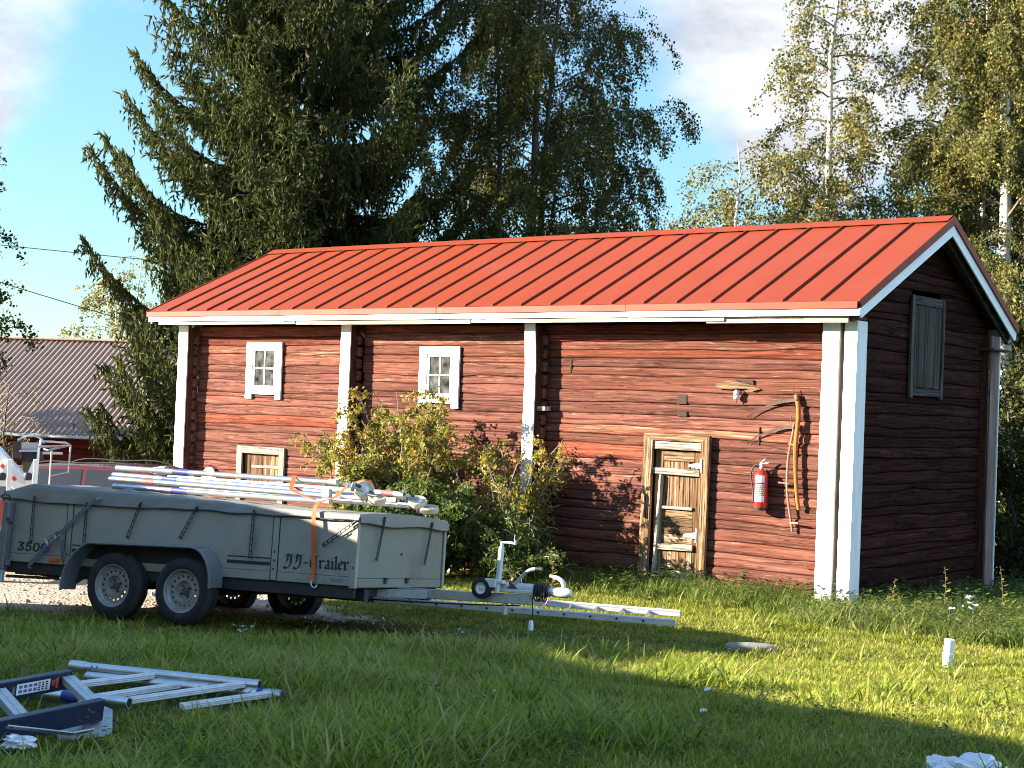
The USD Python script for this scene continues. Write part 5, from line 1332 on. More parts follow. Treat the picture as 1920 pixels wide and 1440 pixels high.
for x in (-4.6, 2.6, 6.6):
    w = holder(fh, 'window'); z0_, z1_ = .75, 1.66
    for s in (-.50, .50):
        mb = MB(); mb.bx(x + s - .055, x + s + .055, -.06, -.02, z0_ - .1, z1_ + .16, .004); obj(w, 'frame_board', mb, M['far_white'])
    mb = MB(); mb.bx(x - .66, x + .66, -.085, -.062, z1_ - .02, z1_ + .09, .004); obj(w, 'head_board', mb, M['far_white'])
    mb = MB(); mb.bx(x - .44, x + .44, -.035, -.02, z0_, z1_ - .03, .002); obj(w, 'pane', mb, M['car_glass'])
    mb = MB(); mb.bx(x - .02, x + .02, -.05, -.036, z0_, z1_ - .03, .002); obj(w, 'mullion', mb, M['far_white'])
rise, run = 2.75, 4.3
e0 = np.array([0, -.62, 2.52]); up_r = np.array([0, run, rise]); up_r = up_r / np.linalg.norm(up_r); RL = math.hypot(rise, run) + .3
nr = np.array([0, -rise, run]) / math.hypot(rise, run)
ncol = int((X1 - X0 + 1.2) / .19); V = []
for k in range(ncol + 1):   # trapezoid profile: flat, rib, flat
    x = X0 - .6 + k * .19
    for dx, hh in ((0, 0), (.135, 0), (.15, .045), (.176, .045)):
        for s in (0, RL):
            V.append(np.array([x + dx, 0, 0]) + e0 + up_r * s + nr * hh)
V = np.array(V); nn = len(V) // 2
F = np.array([[2 * k, 2 * k + 2, 2 * k + 3, 2 * k + 1] for k in range(nn - 1)])
obj(fh, 'roof_sheet', (V, F), M['far_roof'])
top = e0 + up_r * RL
mb = MB(); mb.add(slab([top + (X0 - .6, 0, .02), (X0 - .6, top[1] + 4.6, 2.5), (X1 + .6, top[1] + 4.6, 2.5), top + (X1 + .6, 0, .02)], .03)); obj(fh, 'rear_roof_sheet', mb, M['far_roof'])
mb = MB(); mb.bx(X0 - .6, X1 + .6, top[1] - .12, top[1] + .12, top[2] + .03, top[2] + .10, .02); obj(fh, 'ridge_cap', mb, M['far_roof'])
mb = MB(); mb.bx(X0 - .6, X1 + .6, -.72, -.62, 2.42, 2.52, .02); obj(fh, 'gutter', mb, M['galv'])
mb = MB(); mb.bx(X0 - .5, X1 + .5, -.58, .02, 2.38, 2.42, .004); obj(fh, 'soffit', mb, M['dark_soffit'])
an = thing('roof_antenna', 'thin television antenna standing on the far brown roof ridge', 'antenna')
ap = np.array([FH0[0], FH0[1], -1.5]) + FCOLS[0] * (-1.15) + FCOLS[1] * top[1] + FCOLS[2] * top[2]
mb = MB(); mb.tube([ap, ap + (0, 0, .62)], .018, 6); obj(an, 'mast', mb, M['galv'], 40)
mb = MB(); mb.tube([ap + (0, 0, .52) - FCOLS[0] * .75, ap + (0, 0, .50) + FCOLS[0] * .25], .012, 6)
for s in (-.6, -.4, -.2, .05):
    mb.tube([ap + (0, 0, .51) + FCOLS[0] * s - FCOLS[1] * .2, ap + (0, 0, .51) + FCOLS[0] * s + FCOLS[1] * .2], .009, 5)
obj(an, 'aerial', mb, M['galv'], 40)

# power lines
for k, (a, b, r, sag, lab) in enumerate((((-37.2, 9.5, 7.13), (-30.9, 14.55, 6.62), .014, .05, 'upper overhead cable crossing the sky left of the spruce'), ((-29.6, 5.3, 5.66), (-25.4, 8.85, 4.20), .013, .06, 'lower overhead cable sloping down behind the spruce'))):
    a, b = np.array(a), np.array(b); s = np.linspace(0, 1, 24)[:, None]
    ext = (b - a); a2, b2 = a - ext * .8, b + ext * .8
    c = a2 + (b2 - a2) * s; c[:, 2] -= sag * (1 - (2 * s[:, 0] - 1) ** 2)
    mb = MB(); mb.tube(c, r, 5); tag(obj(None, 'overhead_cable', mb, M['black'], 60), lab, 'cable')

# red estate car behind the trailer (local x: towards its nose, leftwards in view)
cr = ground_at(-4.12, 20.3); cd_ = -R_H * .985 + F_H * .17; cd_ /= np.linalg.norm(cd_)
CC = (np.array([*cd_, 0]), np.array([-cd_[1], cd_[0], 0]), np.array([0, 0, 1.0]))
car = thing('parked_car', 'dark red estate car with roof rails parked behind the trailer', 'car', cr - np.array([0, 0, .03]), cols=CC)
# profile (x from the tail forwards, z)
body = [(.04, .42), (.0, .62), (.03, .88), (.10, .93), (1.0, .95), (2.3, .94), (3.25, .90), (4.1, .76), (4.36, .62), (4.38, .36), (4.2, .24), (.2, .25)]
roof_p = [(.10, .92), (.30, 1.36), (.55, 1.415), (1.4, 1.43), (2.2, 1.385), (3.10, .93)]
HWc = .83
def shell(poly, hw_lo, hw_hi, z0_, z1_, name, mat, smooth=30):
    p = np.array(Polygon(poly).buffer(-.05).buffer(.05, 4).exterior.coords)[:-1]
    f = np.clip((p[:, 1] - z0_) / (z1_ - z0_), 0, 1); w_ = hw_lo + (hw_hi - hw_lo) * f; n = len(p); V = []
    for s, k in ((-1, .90), (-1, 1.0), (1, 1.0), (1, .90)):
        c = p.mean(0)
        q_ = p if k == 1.0 else c + (p - c) * .985
        V.append(np.stack([q_[:, 0], s * w_ * (1.0 if k < 1 else .965), q_[:, 1]], 1))
    order = [V[1], V[0], V[3], V[2]]
    V = np.vstack([V[0], V[1], V[2], V[3]])
    V = V.reshape(4, n, 3); ring = [V[0], V[1], V[2], V[3]]
    ring = [np.stack([ring[0][:, 0], -w_, ring[0][:, 2]], 1), np.stack([p[:, 0], -w_ * .955, p[:, 1]], 1), np.stack([p[:, 0], w_ * .955, p[:, 1]], 1), np.stack([ring[0][:, 0], w_, ring[0][:, 2]], 1)]
    V = np.vstack(ring); F = []
    for a in range(3):
        for k in range(n):
            k2 = (k + 1) % n; F += [[a * n + k, a * n + k2, (a + 1) * n + k2], [a * n + k, (a + 1) * n + k2, (a + 1) * n + k]]
    import mapbox_earcut as _e
    tri = _e.triangulate_float64(p.astype(float), np.array([n], np.uint32)).reshape(-1, 3)
    F += [list(t) for t in tri] + [list(t[::-1] + 3 * n) for t in tri]
    return obj(car, name, (V, np.array(F)), mat, smooth)
shell(body, HWc, HWc, .25, .95, 'body', M['car_red'])
shell(roof_p, HWc - .03, HWc - .20, .92, 1.43, 'cabin', M['car_red'])
def side_glass(pts, name, lift=.004):
    for s in (-1, 1):
        V = []
        for off in (lift, lift - .006):
            for x, z in pts:
                w_ = (HWc - .03) + (-.17) * (z - .92) / .51
                V.append((x, s * (w_ + off), z))
        n = len(pts); F = [list(range(n))]
        V = np.array(V); tri = [[0, k, k + 1] for k in range(1, n - 1)]; tri += [[a + n, b + n, c + n] for a, c, b in tri]
        obj(car, name, (V, np.array(tri)), M['car_glass'])
side_glass([(.26, .96), (1.18, .965), (1.20, 1.375), (.62, 1.37), (.44, 1.31)], 'side_window')
side_glass([(1.24, .965), (2.02, .965), (1.98, 1.355), (1.26, 1.375)], 'side_window'); side_glass([(2.06, .965), (2.92, .965), (2.22, 1.27), (2.03, 1.30)], 'side_window')
mb = MB(); mb.add(slab([(.115, -.62, .98), (.115, .62, .98), (.285, .55, 1.33), (.285, -.55, 1.33)], .012)); obj(car, 'rear_window', mb, M['car_glass'])
for s in (-1, 1):
    mb = MB(); mb.tube(curve([(.50, s * .58, 1.40), (.58, s * .58, 1.432), (1.3, s * .58, 1.45), (1.95, s * .58, 1.42), (2.02, s * .58, 1.39)], 16), .010, 8); obj(car, 'roof_rail', mb, M['black_frame'], 40)
    mb = MB(); mb.bx(.0, .05, s * .72 - .09, s * .72 + .09, .62, .95, .02); obj(car, 'tail_light', mb, M['red_tape'])
    for x in (.78, 3.42):
        wheel(car, (x, s * .74, .31), s, r=.31, w=.19, rot=.2)
mb = MB(); mb.bx(-.08, .12, -.78, .78, .34, .52, .05); obj(car, 'rear_bumper', mb, M['car_red'])

# white trailer-mounted lift at the left edge, behind the trailer
lp = ground_at(-6.0, 18.6)
LCOLS = (np.array([*R_H, 0]), np.array([*F_H, 0]), np.array([0, 0, 1.0]))
lf = thing('boom_lift', 'white trailer mounted boom lift with a tubular basket at the left edge', 'lift', lp, cols=LCOLS)
K = 18.6 / 2900.0
def lq(px, py, y=0.0):   # offsets measured on the lift's own upright plane, metres
    return np.array([(px - 24) * K, y, 1.42 + (870 - py) * K + (px - 24) * K * .037])
mb = MB(); mb.beam(lq(-60, 795), lq(66, 928), .16, .20, up=(1, 0, 1), bev=.01); obj(lf, 'boom', mb, M['white_metal'])
mb = MB(); mb.beam(lq(-58, 870, .05), lq(10, 900, .05), .12, .10, bev=.01); obj(lf, 'lower_arm', mb, M['white_metal'])
for x0_, x1_, zz in ((3, 9, 0), (8, 18, 0), (14, 18, 0)):
    mb = MB(); d_ = (lq(66, 928) - lq(-60, 795)); d_ /= np.linalg.norm(d_)
    a = lq(-60, 795) + d_ * (.62 + x0_ * .018); mb.beam(a + (0, -.083, 0), a + d_ * .055 + (0, -.083, 0), .045, .004, up=(0, 1, 0), bev=.001); obj(lf, 'red_panel', mb, M['print_red'])
for px in (29, 77):
    mb = MB(); mb.poly([(0, 0), (.11, 0), (.11, .30), (.085, .31), (.0, .10)], lq(px - 14, 912, -.16), (1, 0, 0), (0, 0, 1), -.012); obj(lf, 'outrigger_plate', mb, M['white_metal'])
    mb = MB(); mb.beam(lq(px + 3, 1010, -.14), lq(px + 3, 862, -.14), .045, .045, bev=.004); obj(lf, 'outrigger_leg', mb, M['white_metal'])
    mb = MB(); a = lq(px - 7, 893, -.22); mb.lathe([(0, 0), (0, .042), (.03, .050), (.075, .048), (.09, .034), (.09, 0)], a + (0, 0, -.05), (0, 0, 1), 14); obj(lf, 'rubber_foot', mb, M['black'], 40)
mb = MB(); mb.bx(*(lq(31, 0)[0], lq(46, 0)[0]), -.02, .10, lq(0, 860)[2], lq(0, 829)[2], .008); obj(lf, 'control_box', mb, M['iron'])
mb = MB(); mb.bx(lq(46, 0)[0], lq(76, 0)[0], .02, .25, lq(0, 864)[2], lq(0, 847)[2], .01); obj(lf, 'motor_box', mb, M['black_frame'])
mb = MB(); mb.bx(lq(44, 0)[0], lq(62, 0)[0], .08, .25, lq(0, 900)[2], lq(0, 864)[2], .01); obj(lf, 'tank', mb, M['yellow_panel'])
for a in ([(40, 827), (85, 826), (90, 832)], [(44, 847), (78, 847)]):
    mb = MB(); mb.tube(curve([lq(px, py, -.05) for px, py in a], 8), .014, 8); obj(lf, 'basket_rail', mb, M['alu'], 40)
mb = MB(); mb.bx(lq(47, 0)[0], lq(80, 0)[0], -.04, -.03, lq(0, 846)[2], lq(0, 829)[2], .003); obj(lf, 'basket_panel', mb, M['alu_dull'])
mb = MB(); mb.tube([lq(78, 905, -.05), lq(80, 845, -.05), lq(84, 826, -.05)], .016, 8); obj(lf, 'basket_post', mb, M['white_metal'], 40)
for pts_, r in (([(88, 829, -.05), (128, 832, .0), (133, 838, .1)], .013), ([(90, 838, -.3), (112, 838, -.3), (133, 838, .1)], .013), ([(90, 844, -.05), (110, 845, -.3), (132, 837, .1)], .013), ([(133, 838, .1), (130, 890, .1)], .012), ([(116, 846, -.3), (114, 918, -.3)], .012), ([(130, 888, .1), (114, 893, -.3)], .010), ([(88, 851, -.05), (123, 852, .0)], .016)):
    mb = MB(); mb.tube([lq(*p) for p in pts_], r, 8); obj(lf, 'basket_tube', mb, M['alu'], 40)
mb = MB(); mb.bx(-.9, .5, -.05, .5, .45, .62, .02); obj(lf, 'chassis', mb, M['black_frame'])
wheel(lf, (-.35, -.12, .31), -1, r=.31, w=.19)

# the lean-to shed at the photographer's left whose shadow lies over the near lawn and the trailer
SB = CAM[:2] + R_H * (-7.2) + F_H * 2.6
shed = thing('garden_shed', 'long lean-to shed standing left of the view, shading the near lawn', 'shed', (SB[0], SB[1], 0), cols=(np.array([*F_H, 0]), np.array([*(-R_H), 0]), np.array([0, 0, 1.0])))
SL = 13.8
PR = [(0, 4.98), (8.35, 2.94), (11.9, 2.88), (SL, 2.25)]      # the roof line from the near end: main roof, low annexe, its far slope
prof_ = [(.3, -.4), (SL - .25, -.4), (SL - .25, 2.24), (11.9, 2.76), (8.35, 2.82), (.3, 4.80)]
for y in (.35, 6.0):
    mb = MB(); mb.poly(prof_, (0, y, 0), (1, 0, 0), (0, 0, 1), .14); obj(shed, 'side_wall', mb, M['house_wall'])
mb = MB(); mb.bx(SL - .40, SL - .26, .36, 5.85, -.4, 2.18, .006); obj(shed, 'end_wall', mb, M['house_wall'])
mb = MB(); mb.bx(.31, .45, .36, 5.85, -.4, 4.75, .006); obj(shed, 'end_wall', mb, M['house_wall'])
for (a, za), (b, zb) in zip(PR[:-1], PR[1:]):
    mb = MB(); mb.add(slab([(a, 0, za), (b - .002, 0, zb), (b - .002, 6.3, zb), (a, 6.3, za)], .10)); obj(shed, 'roof', mb, M['house_roof'])
for k in range(3):
    x = 2.2 + k * 3.2; w = holder(shed, 'window')
    mb = MB(); mb.bx(x - .55, x + .55, .165, .205, .95, 1.95, .005); obj(w, 'frame', mb, M['far_white'])
    mb = MB(); mb.bx(x - .47, x + .47, .15, .17, 1.03, 1.87, .002); obj(w, 'pane', mb, M['car_glass'])
# ---------------------------------------------------------------- trees and bushes
def unit(v):
    return v / (np.linalg.norm(v, axis=-1, keepdims=True) + 1e-12)


def leaf_quads(C, size, rng, hang=0.6, asp=.72, tint=None, jit=.35):
    """Rhomb leaves around the centres C, hanging and turned every way. Returns mesh and a value per vertex."""
    n = len(C)
    a = unit(rng.standard_normal((n, 3)) * (1 - hang * .5) + np.array([0, 0, -hang]))
    b = unit(np.cross(a, rng.standard_normal((n, 3))))
    s = size * np.clip(rng.normal(1, .28, n), .45, 1.7)[:, None]
    c = np.cross(a, b)
    V = np.stack([C - a * s * .5, C + b * s * asp * .5 + c * s * .10, C + a * s * .5, C - b * s * asp * .5 + c * s * .10], 1).reshape(-1, 3)
    k = np.arange(n)[:, None] * 4
    F = np.vstack([k + [0, 1, 2], k + [0, 2, 3]])
    t = rng.random(n) if tint is None else np.clip(tint + rng.normal(0, jit * .5, n), 0, 1)
    return V, F, np.repeat(t, 4)


def limb_curve(p0, direction, length, droop, rng, n=9, wig=.06):
    d = unit(np.asarray(direction, float)); p = [np.asarray(p0, float)]
    for k in range(1, n):
        d = unit(d + np.array([0, 0, -droop / n]) + rng.normal(0, wig, 3))
        p.append(p[-1] + d * length / (n - 1))
    return np.array(p)


BIRCH_RAMP = [(0.0, (0.034, 0.044, 0.014)), (0.4, (0.098, 0.105, 0.032)), (0.7, (0.205, 0.185, 0.062)), (0.9, (0.34, 0.26, 0.085)), (1.0, (0.44, 0.28, 0.08))]
M['birch_leaf'] = leaf_mat('birch_leaf', BIRCH_RAMP, trans=.34)
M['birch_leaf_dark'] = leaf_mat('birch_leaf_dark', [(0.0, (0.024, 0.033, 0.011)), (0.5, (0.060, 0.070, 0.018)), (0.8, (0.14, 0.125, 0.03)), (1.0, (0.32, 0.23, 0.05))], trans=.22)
M['bush_leaf'] = leaf_mat('bush_leaf', [(0.0, (0.06, 0.085, 0.02)), (0.35, (0.125, 0.150, 0.034)), (0.65, (0.26, 0.24, 0.06)), (0.85, (0.42, 0.30, 0.07)), (1.0, (0.36, 0.17, 0.05))], trans=.3)
M['bush_green'] = leaf_mat('bush_green', [(0.0, (0.026, 0.050, 0.012)), (0.6, (0.065, 0.105, 0.024)), (1.0, (0.17, 0.19, 0.045))], trans=.28)
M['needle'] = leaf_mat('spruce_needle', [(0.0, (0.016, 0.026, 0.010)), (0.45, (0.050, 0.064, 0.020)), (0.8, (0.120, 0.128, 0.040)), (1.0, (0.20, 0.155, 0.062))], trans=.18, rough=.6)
M['birch_bark'] = paint('birch_bark', (0.66, 0.63, 0.58), (0.50, 0.46, 0.40), scale=5, stretch=(2, 2, 5), rough=.8, bump=.006, dirt=(0.05, 0.045, 0.04), dirt_amount=.22)
M['dark_bark'] = paint('dark_bark', (0.07, 0.055, 0.042), (0.13, 0.10, 0.08), scale=7, stretch=(3, 3, .8), rough=.9, bump=.02)
M['twig'] = paint('brown_twig', (0.09, 0.06, 0.045), (0.14, 0.10, 0.075), scale=9, rough=.85)
M['twig_pale'] = paint('grey_twig', (0.30, 0.24, 0.20), (0.22, 0.17, 0.14), scale=9, rough=.85)


def birch(name, label, base, H, R, seed, n_limb=46, twigs=20, leaves=60, leaf=.072, crown0=.18, tint=.45, mat='birch_leaf', bark='birch_bark', trunk_r=.14, lean=(0, 0), stems=1, weep=1.0, group=None, spread=.07, top_pow=.75, cat='tree', limb_mat=None, stem_spread=.5, hang=.6):
    rng = np.random.default_rng(seed); base = np.asarray(base, float)
    t = thing(name, label, cat, base, group)
    C, T_, tw = [], [], MB()
    for s in range(stems):
        off = np.zeros(3) if stems == 1 else np.array([math.cos(s * 2.4 + seed), math.sin(s * 2.4 + seed), 0]) * stem_spread
        Hs = H * (1 if s == 0 else rng.uniform(.78, .97))
        k = np.linspace(0, 1, 14)
        tc = np.stack([off[0] * (.25 + .95 * k) + lean[0] * k ** 1.3, off[1] * (.25 + .95 * k) + lean[1] * k ** 1.3, Hs * k], 1) + np.cumsum(rng.normal(0, .035, (14, 3)) * [1, 1, 0], 0)
        tr_ = trunk_r * (1 - k) ** .8 * (1 if s == 0 else .75) + .012
        mb = MB(); mb.tube(tc, tr_, 10); obj(t, 'trunk', mb, M[bark], 60)
        for q in range(n_limb // stems):
            f = crown0 + (1 - crown0) * (q + rng.random()) / (n_limb // stems)
            p0 = np.array([np.interp(f, k, tc[:, a]) for a in range(3)])
            az = q * 2.39996 + rng.normal(0, .4); reach = R * (math.sin(min(1, (1 - f) * 1.25 + .10) * math.pi / 2) ** top_pow) * rng.uniform(.6, 1.12)
            if f < crown0 + .12:
                reach *= .75
            lc = limb_curve(p0, (math.cos(az), math.sin(az), rng.uniform(.35, .95)), reach * 1.18, .9, rng, 9, .07)
            tw.tube(lc, np.linspace(max(.010, tr_[min(13, int(f * 13))] * .36), .006, 9), 5, caps=False)
            nt = max(3, int(twigs * reach / R))
            for w_ in range(nt):
                g = .25 + .75 * (w_ + rng.random()) / nt
                a0 = lc[0] + 0; idx = g * 8; i0 = min(7, int(idx)); a0 = lc[i0] + (lc[i0 + 1] - lc[i0]) * (idx - i0)
                out = unit(np.array([math.cos(az), math.sin(az), 0]) * .8 + rng.standard_normal(3) * .7)
                tl = rng.uniform(.45, 1.25) * weep
                tc2 = limb_curve(a0, out + np.array([0, 0, .1]), tl, 2.6 * weep, rng, 6, .05)
                if w_ % 2 == 0:
                    tw.tube(tc2, np.linspace(.006, .003, 6), 3, caps=False)
                m = int(leaves * rng.uniform(.6, 1.3) * (tl / .85))
                u_ = rng.random(m) ** .8 * 5; i1 = np.minimum(4, u_.astype(int))
                C.append(tc2[i1] + (tc2[i1 + 1] - tc2[i1]) * (u_ - i1)[:, None] + rng.normal(0, spread, (m, 3)))
                T_.append(np.full(m, tint + rng.normal(0, .12)))
    obj(t, 'branches', tw, M[limb_mat or 'twig'], 60)
    C, T_ = np.vstack(C), np.concatenate(T_)
    V, F, tt = leaf_quads(C, leaf, rng, hang=hang, tint=T_)
    obj(t, 'crown', (V, F), M[mat], kind='stuff', tint=tt)
    return t


def spruce(label, base, H, R, seed):
    rng = np.random.default_rng(seed); base = np.asarray(base, float); t = thing('spruce_tree', label, 'tree', base)
    mb = MB(); k = np.linspace(0, 1, 14); mb.tube(np.stack([.1 * np.sin(k * 3), 0 * k, H * k], 1), .27 * (1 - k) + .02, 12); obj(t, 'trunk', mb, M['dark_bark'], 60)
    tw = MB(); S, D, Ln, Tn = [], [], [], []      # needle shoots: start, direction, length, value
    z = 1.0; q = 0
    while z < H - .6:
        f = z / H; reach0 = R * (1 - f) ** .62 * (1 if f > .12 else .75 + f * 2)
        for b in range(rng.integers(4, 6) + (2 if z < 8 else 0)):
            az = q * 2.39996 + rng.normal(0, .25); q += 1
            reach = reach0 * rng.uniform(.66, 1.15)
            n = 12; s = np.linspace(0, 1, n)
            rise = rng.uniform(-.02, .10) + .25 * f
            prof_z = reach * (rise * s - .34 * (1 - f * .7) * np.sin(s * math.pi * .80) * .75 + .30 * s ** 3)
            h = np.array([math.cos(az), math.sin(az)]); side = np.array([-h[1], h[0], 0])
            bow = rng.normal(0, .10) * reach
            lc = np.stack([h[0] * reach * s + side[0] * bow * s ** 2, h[1] * reach * s + side[1] * bow * s ** 2, z + prof_z + rng.normal(0, .05)], 1)
            tw.tube(lc, np.linspace(.035 + .02 * (1 - f), .006, n), 5, caps=False)
            # side branchlets: spread flat near the tip, hanging like curtains nearer the trunk
            nb = int(13 * reach) + 4
            for w_ in range(nb):
                g = .12 + .88 * (w_ + rng.random()) / nb; idx = g * (n - 1); i0 = min(n - 2, int(idx))
                p = lc[i0] + (lc[i0 + 1] - lc[i0]) * (idx - i0); tan = unit(lc[i0 + 1] - lc[i0])
                sg = 1 if w_ % 2 else -1
                L_ = (.28 + .80 * math.sin(min(1, (1 - g) * 1.5 + .06) * math.pi / 2)) * rng.uniform(.55, 1.2) * (.55 + .45 * reach / R)
                d0 = unit(tan * .75 + side * sg * rng.uniform(.5, .95) + np.array([0, 0, rng.uniform(-.15, .12)]))
                bc = limb_curve(p, d0, L_, rng.uniform(.4, 1.0) * (1.15 - g * .6), rng, 5, .05)
                m = max(3, int(L_ / .085))
                u_ = np.linspace(.1, 3.95, m); i1 = np.minimum(3, u_.astype(int)); pp_ = bc[i1] + (bc[i1 + 1] - bc[i1]) * (u_ - i1)[:, None]; td = unit(bc[i1 + 1] - bc[i1])
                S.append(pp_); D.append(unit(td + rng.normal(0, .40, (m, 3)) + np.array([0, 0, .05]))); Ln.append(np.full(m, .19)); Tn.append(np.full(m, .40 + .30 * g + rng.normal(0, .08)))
                for hg in range(rng.integers(3, 7)):   # pendulous shoots
                    p2 = bc[rng.integers(0, 5)]; hl = rng.uniform(.14, .62) * (1.15 - .75 * g); m2 = max(2, int(hl / .07))
                    sw = rng.normal(0, .10, 3) * [1, 1, 0]
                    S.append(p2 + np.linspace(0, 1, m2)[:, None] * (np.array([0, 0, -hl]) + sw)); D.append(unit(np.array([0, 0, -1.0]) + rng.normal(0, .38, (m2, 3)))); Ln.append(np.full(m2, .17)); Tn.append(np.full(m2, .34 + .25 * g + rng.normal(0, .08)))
            for e in range(5):   # the upturned tip
                S.append(lc[-1][None] + rng.normal(0, .03, (1, 3))); D.append(unit(unit(lc[-1] - lc[-2]) + rng.normal(0, .35, (1, 3)))); Ln.append(np.array([.20])); Tn.append(np.array([.72]))
        z += rng.uniform(.42, .62)
    S, D, Ln, Tn = np.vstack(S), np.vstack(D), np.concatenate(Ln), np.concatenate(Tn)
    # each shoot: three narrow needle blades crossing around its axis
    Vs, Fs, Ts = [], [], []; n = len(S); b0 = unit(np.cross(D, rng.standard_normal((n, 3)))); c0 = np.cross(D, b0); off = 0
    for a in range(3):
        b = b0 * math.cos(a * 2.1) + c0 * math.sin(a * 2.1); w_ = (Ln * rng.uniform(.16, .27, n))[:, None]; L_ = Ln[:, None] * rng.uniform(.8, 1.15, (n, 1))
        V = np.stack([S + b * w_ * .5 - D * L_ * .1, S - b * w_ * .75 + D * L_ * .1, S + D * L_ + b * w_ * rng.normal(0, .8, (n, 1))], 1).reshape(-1, 3)
        kk = np.arange(n)[:, None] * 3 + off; Fs.append(kk + [0, 1, 2]); Vs.append(V); off += 3 * n
        Ts.append(np.repeat(np.clip(Tn + rng.normal(0, .10, n), 0, 1), 3))
    obj(t, 'branches', tw, M['dark_bark'], 60)
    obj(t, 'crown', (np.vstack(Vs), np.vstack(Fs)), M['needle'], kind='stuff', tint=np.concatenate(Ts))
    return len(S)


def place(X, d, dz=0.0):
    p = ground_at(X, d); p[2] += dz; return p


spruce('tall dark spruce with drooping boughs standing behind the left end of the barn', place(-5.3, 38.0), 25.0, 5.6, 5)
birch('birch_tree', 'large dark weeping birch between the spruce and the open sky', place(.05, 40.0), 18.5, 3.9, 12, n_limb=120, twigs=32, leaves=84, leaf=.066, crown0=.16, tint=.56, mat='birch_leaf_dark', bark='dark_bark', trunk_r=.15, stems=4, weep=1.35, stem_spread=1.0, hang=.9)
birch('birch_tree', 'slim open birch with a straight white trunk left of the dense right-hand birches', place(6.72, 34.0), 14.5, 1.6, 23, n_limb=64, twigs=16, leaves=66, leaf=.064, crown0=.18, tint=.55, trunk_r=.12, lean=(.2, .1))
birch('birch_tree', 'low spreading birch showing just above the barn roof, lit pale yellow', place(4.45, 33.0), 8.9, 1.9, 31, n_limb=56, twigs=18, leaves=74, leaf=.066, crown0=.15, tint=.56, trunk_r=.09, stems=2)
birch('birch_tree', 'dense yellowing birch with a thick white trunk at the right edge', place(10.25, 32.0), 16.5, 1.95, 42, n_limb=96, twigs=24, leaves=100, leaf=.066, crown0=.06, tint=.46, trunk_r=.17, lean=(-.5, .1))
birch('birch_tree', 'dense birch with two thin white stems over the barn gable', place(10.0, 33.5), 15.0, 1.6, 47, n_limb=84, twigs=22, leaves=100, leaf=.066, crown0=.08, tint=.46, trunk_r=.11, stems=2, lean=(-.2, -.1))
birch('birch_tree', 'leafy birch behind the dense ones, its foliage reaching down right of the gable', place(12.3, 36.0), 14.0, 3.2, 53, n_limb=70, twigs=24, leaves=70, leaf=.09, crown0=.04, tint=.48, trunk_r=.12)
birch('birch_tree', 'lower bushy birch filling the gap above the roof between slim and dense birches', place(7.9, 40.0), 9.6, 2.4, 59, n_limb=64, twigs=22, leaves=70, leaf=.088, crown0=.05, tint=.55, trunk_r=.10, stems=2)
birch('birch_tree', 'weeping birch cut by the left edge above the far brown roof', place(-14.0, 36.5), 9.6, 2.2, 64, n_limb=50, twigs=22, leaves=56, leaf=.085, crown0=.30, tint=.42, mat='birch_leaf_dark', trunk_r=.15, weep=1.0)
birch('birch_tree', 'thin pale birch behind the far roof, half hidden by the spruce tips', place(-15.4, 62.0), 9.6, 2.4, 71, n_limb=40, twigs=16, leaves=26, leaf=.11, crown0=.25, tint=.62, trunk_r=.07, stems=2)
birch('birch_tree', 'bright yellow-green birch seen low between the dark weeping birch and the roof', place(1.0, 46.0), 9.2, 2.6, 76, n_limb=36, twigs=16, leaves=42, leaf=.095, crown0=.2, tint=.66, trunk_r=.08)
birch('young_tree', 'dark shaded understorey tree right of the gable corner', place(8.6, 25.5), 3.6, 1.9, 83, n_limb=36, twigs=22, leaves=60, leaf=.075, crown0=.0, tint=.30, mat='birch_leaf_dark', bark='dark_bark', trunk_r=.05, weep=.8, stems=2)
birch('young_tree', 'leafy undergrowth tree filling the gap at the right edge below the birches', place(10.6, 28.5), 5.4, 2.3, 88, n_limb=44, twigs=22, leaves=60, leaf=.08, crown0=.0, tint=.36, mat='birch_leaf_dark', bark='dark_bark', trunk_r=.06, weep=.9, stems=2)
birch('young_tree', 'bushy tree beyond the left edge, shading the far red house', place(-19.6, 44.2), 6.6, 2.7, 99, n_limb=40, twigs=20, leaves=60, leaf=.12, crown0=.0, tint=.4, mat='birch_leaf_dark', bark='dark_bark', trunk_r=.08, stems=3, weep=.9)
birch('shrub', 'sparse leafless-looking shrub against the far brown roof at the left edge', place(-13.6, 40.5), 3.6, 1.5, 95, n_limb=40, twigs=18, leaves=5, leaf=.06, crown0=.05, tint=.5, trunk_r=.03, stems=3, weep=.8, cat='shrub', bark='twig', limb_mat='twig_pale')


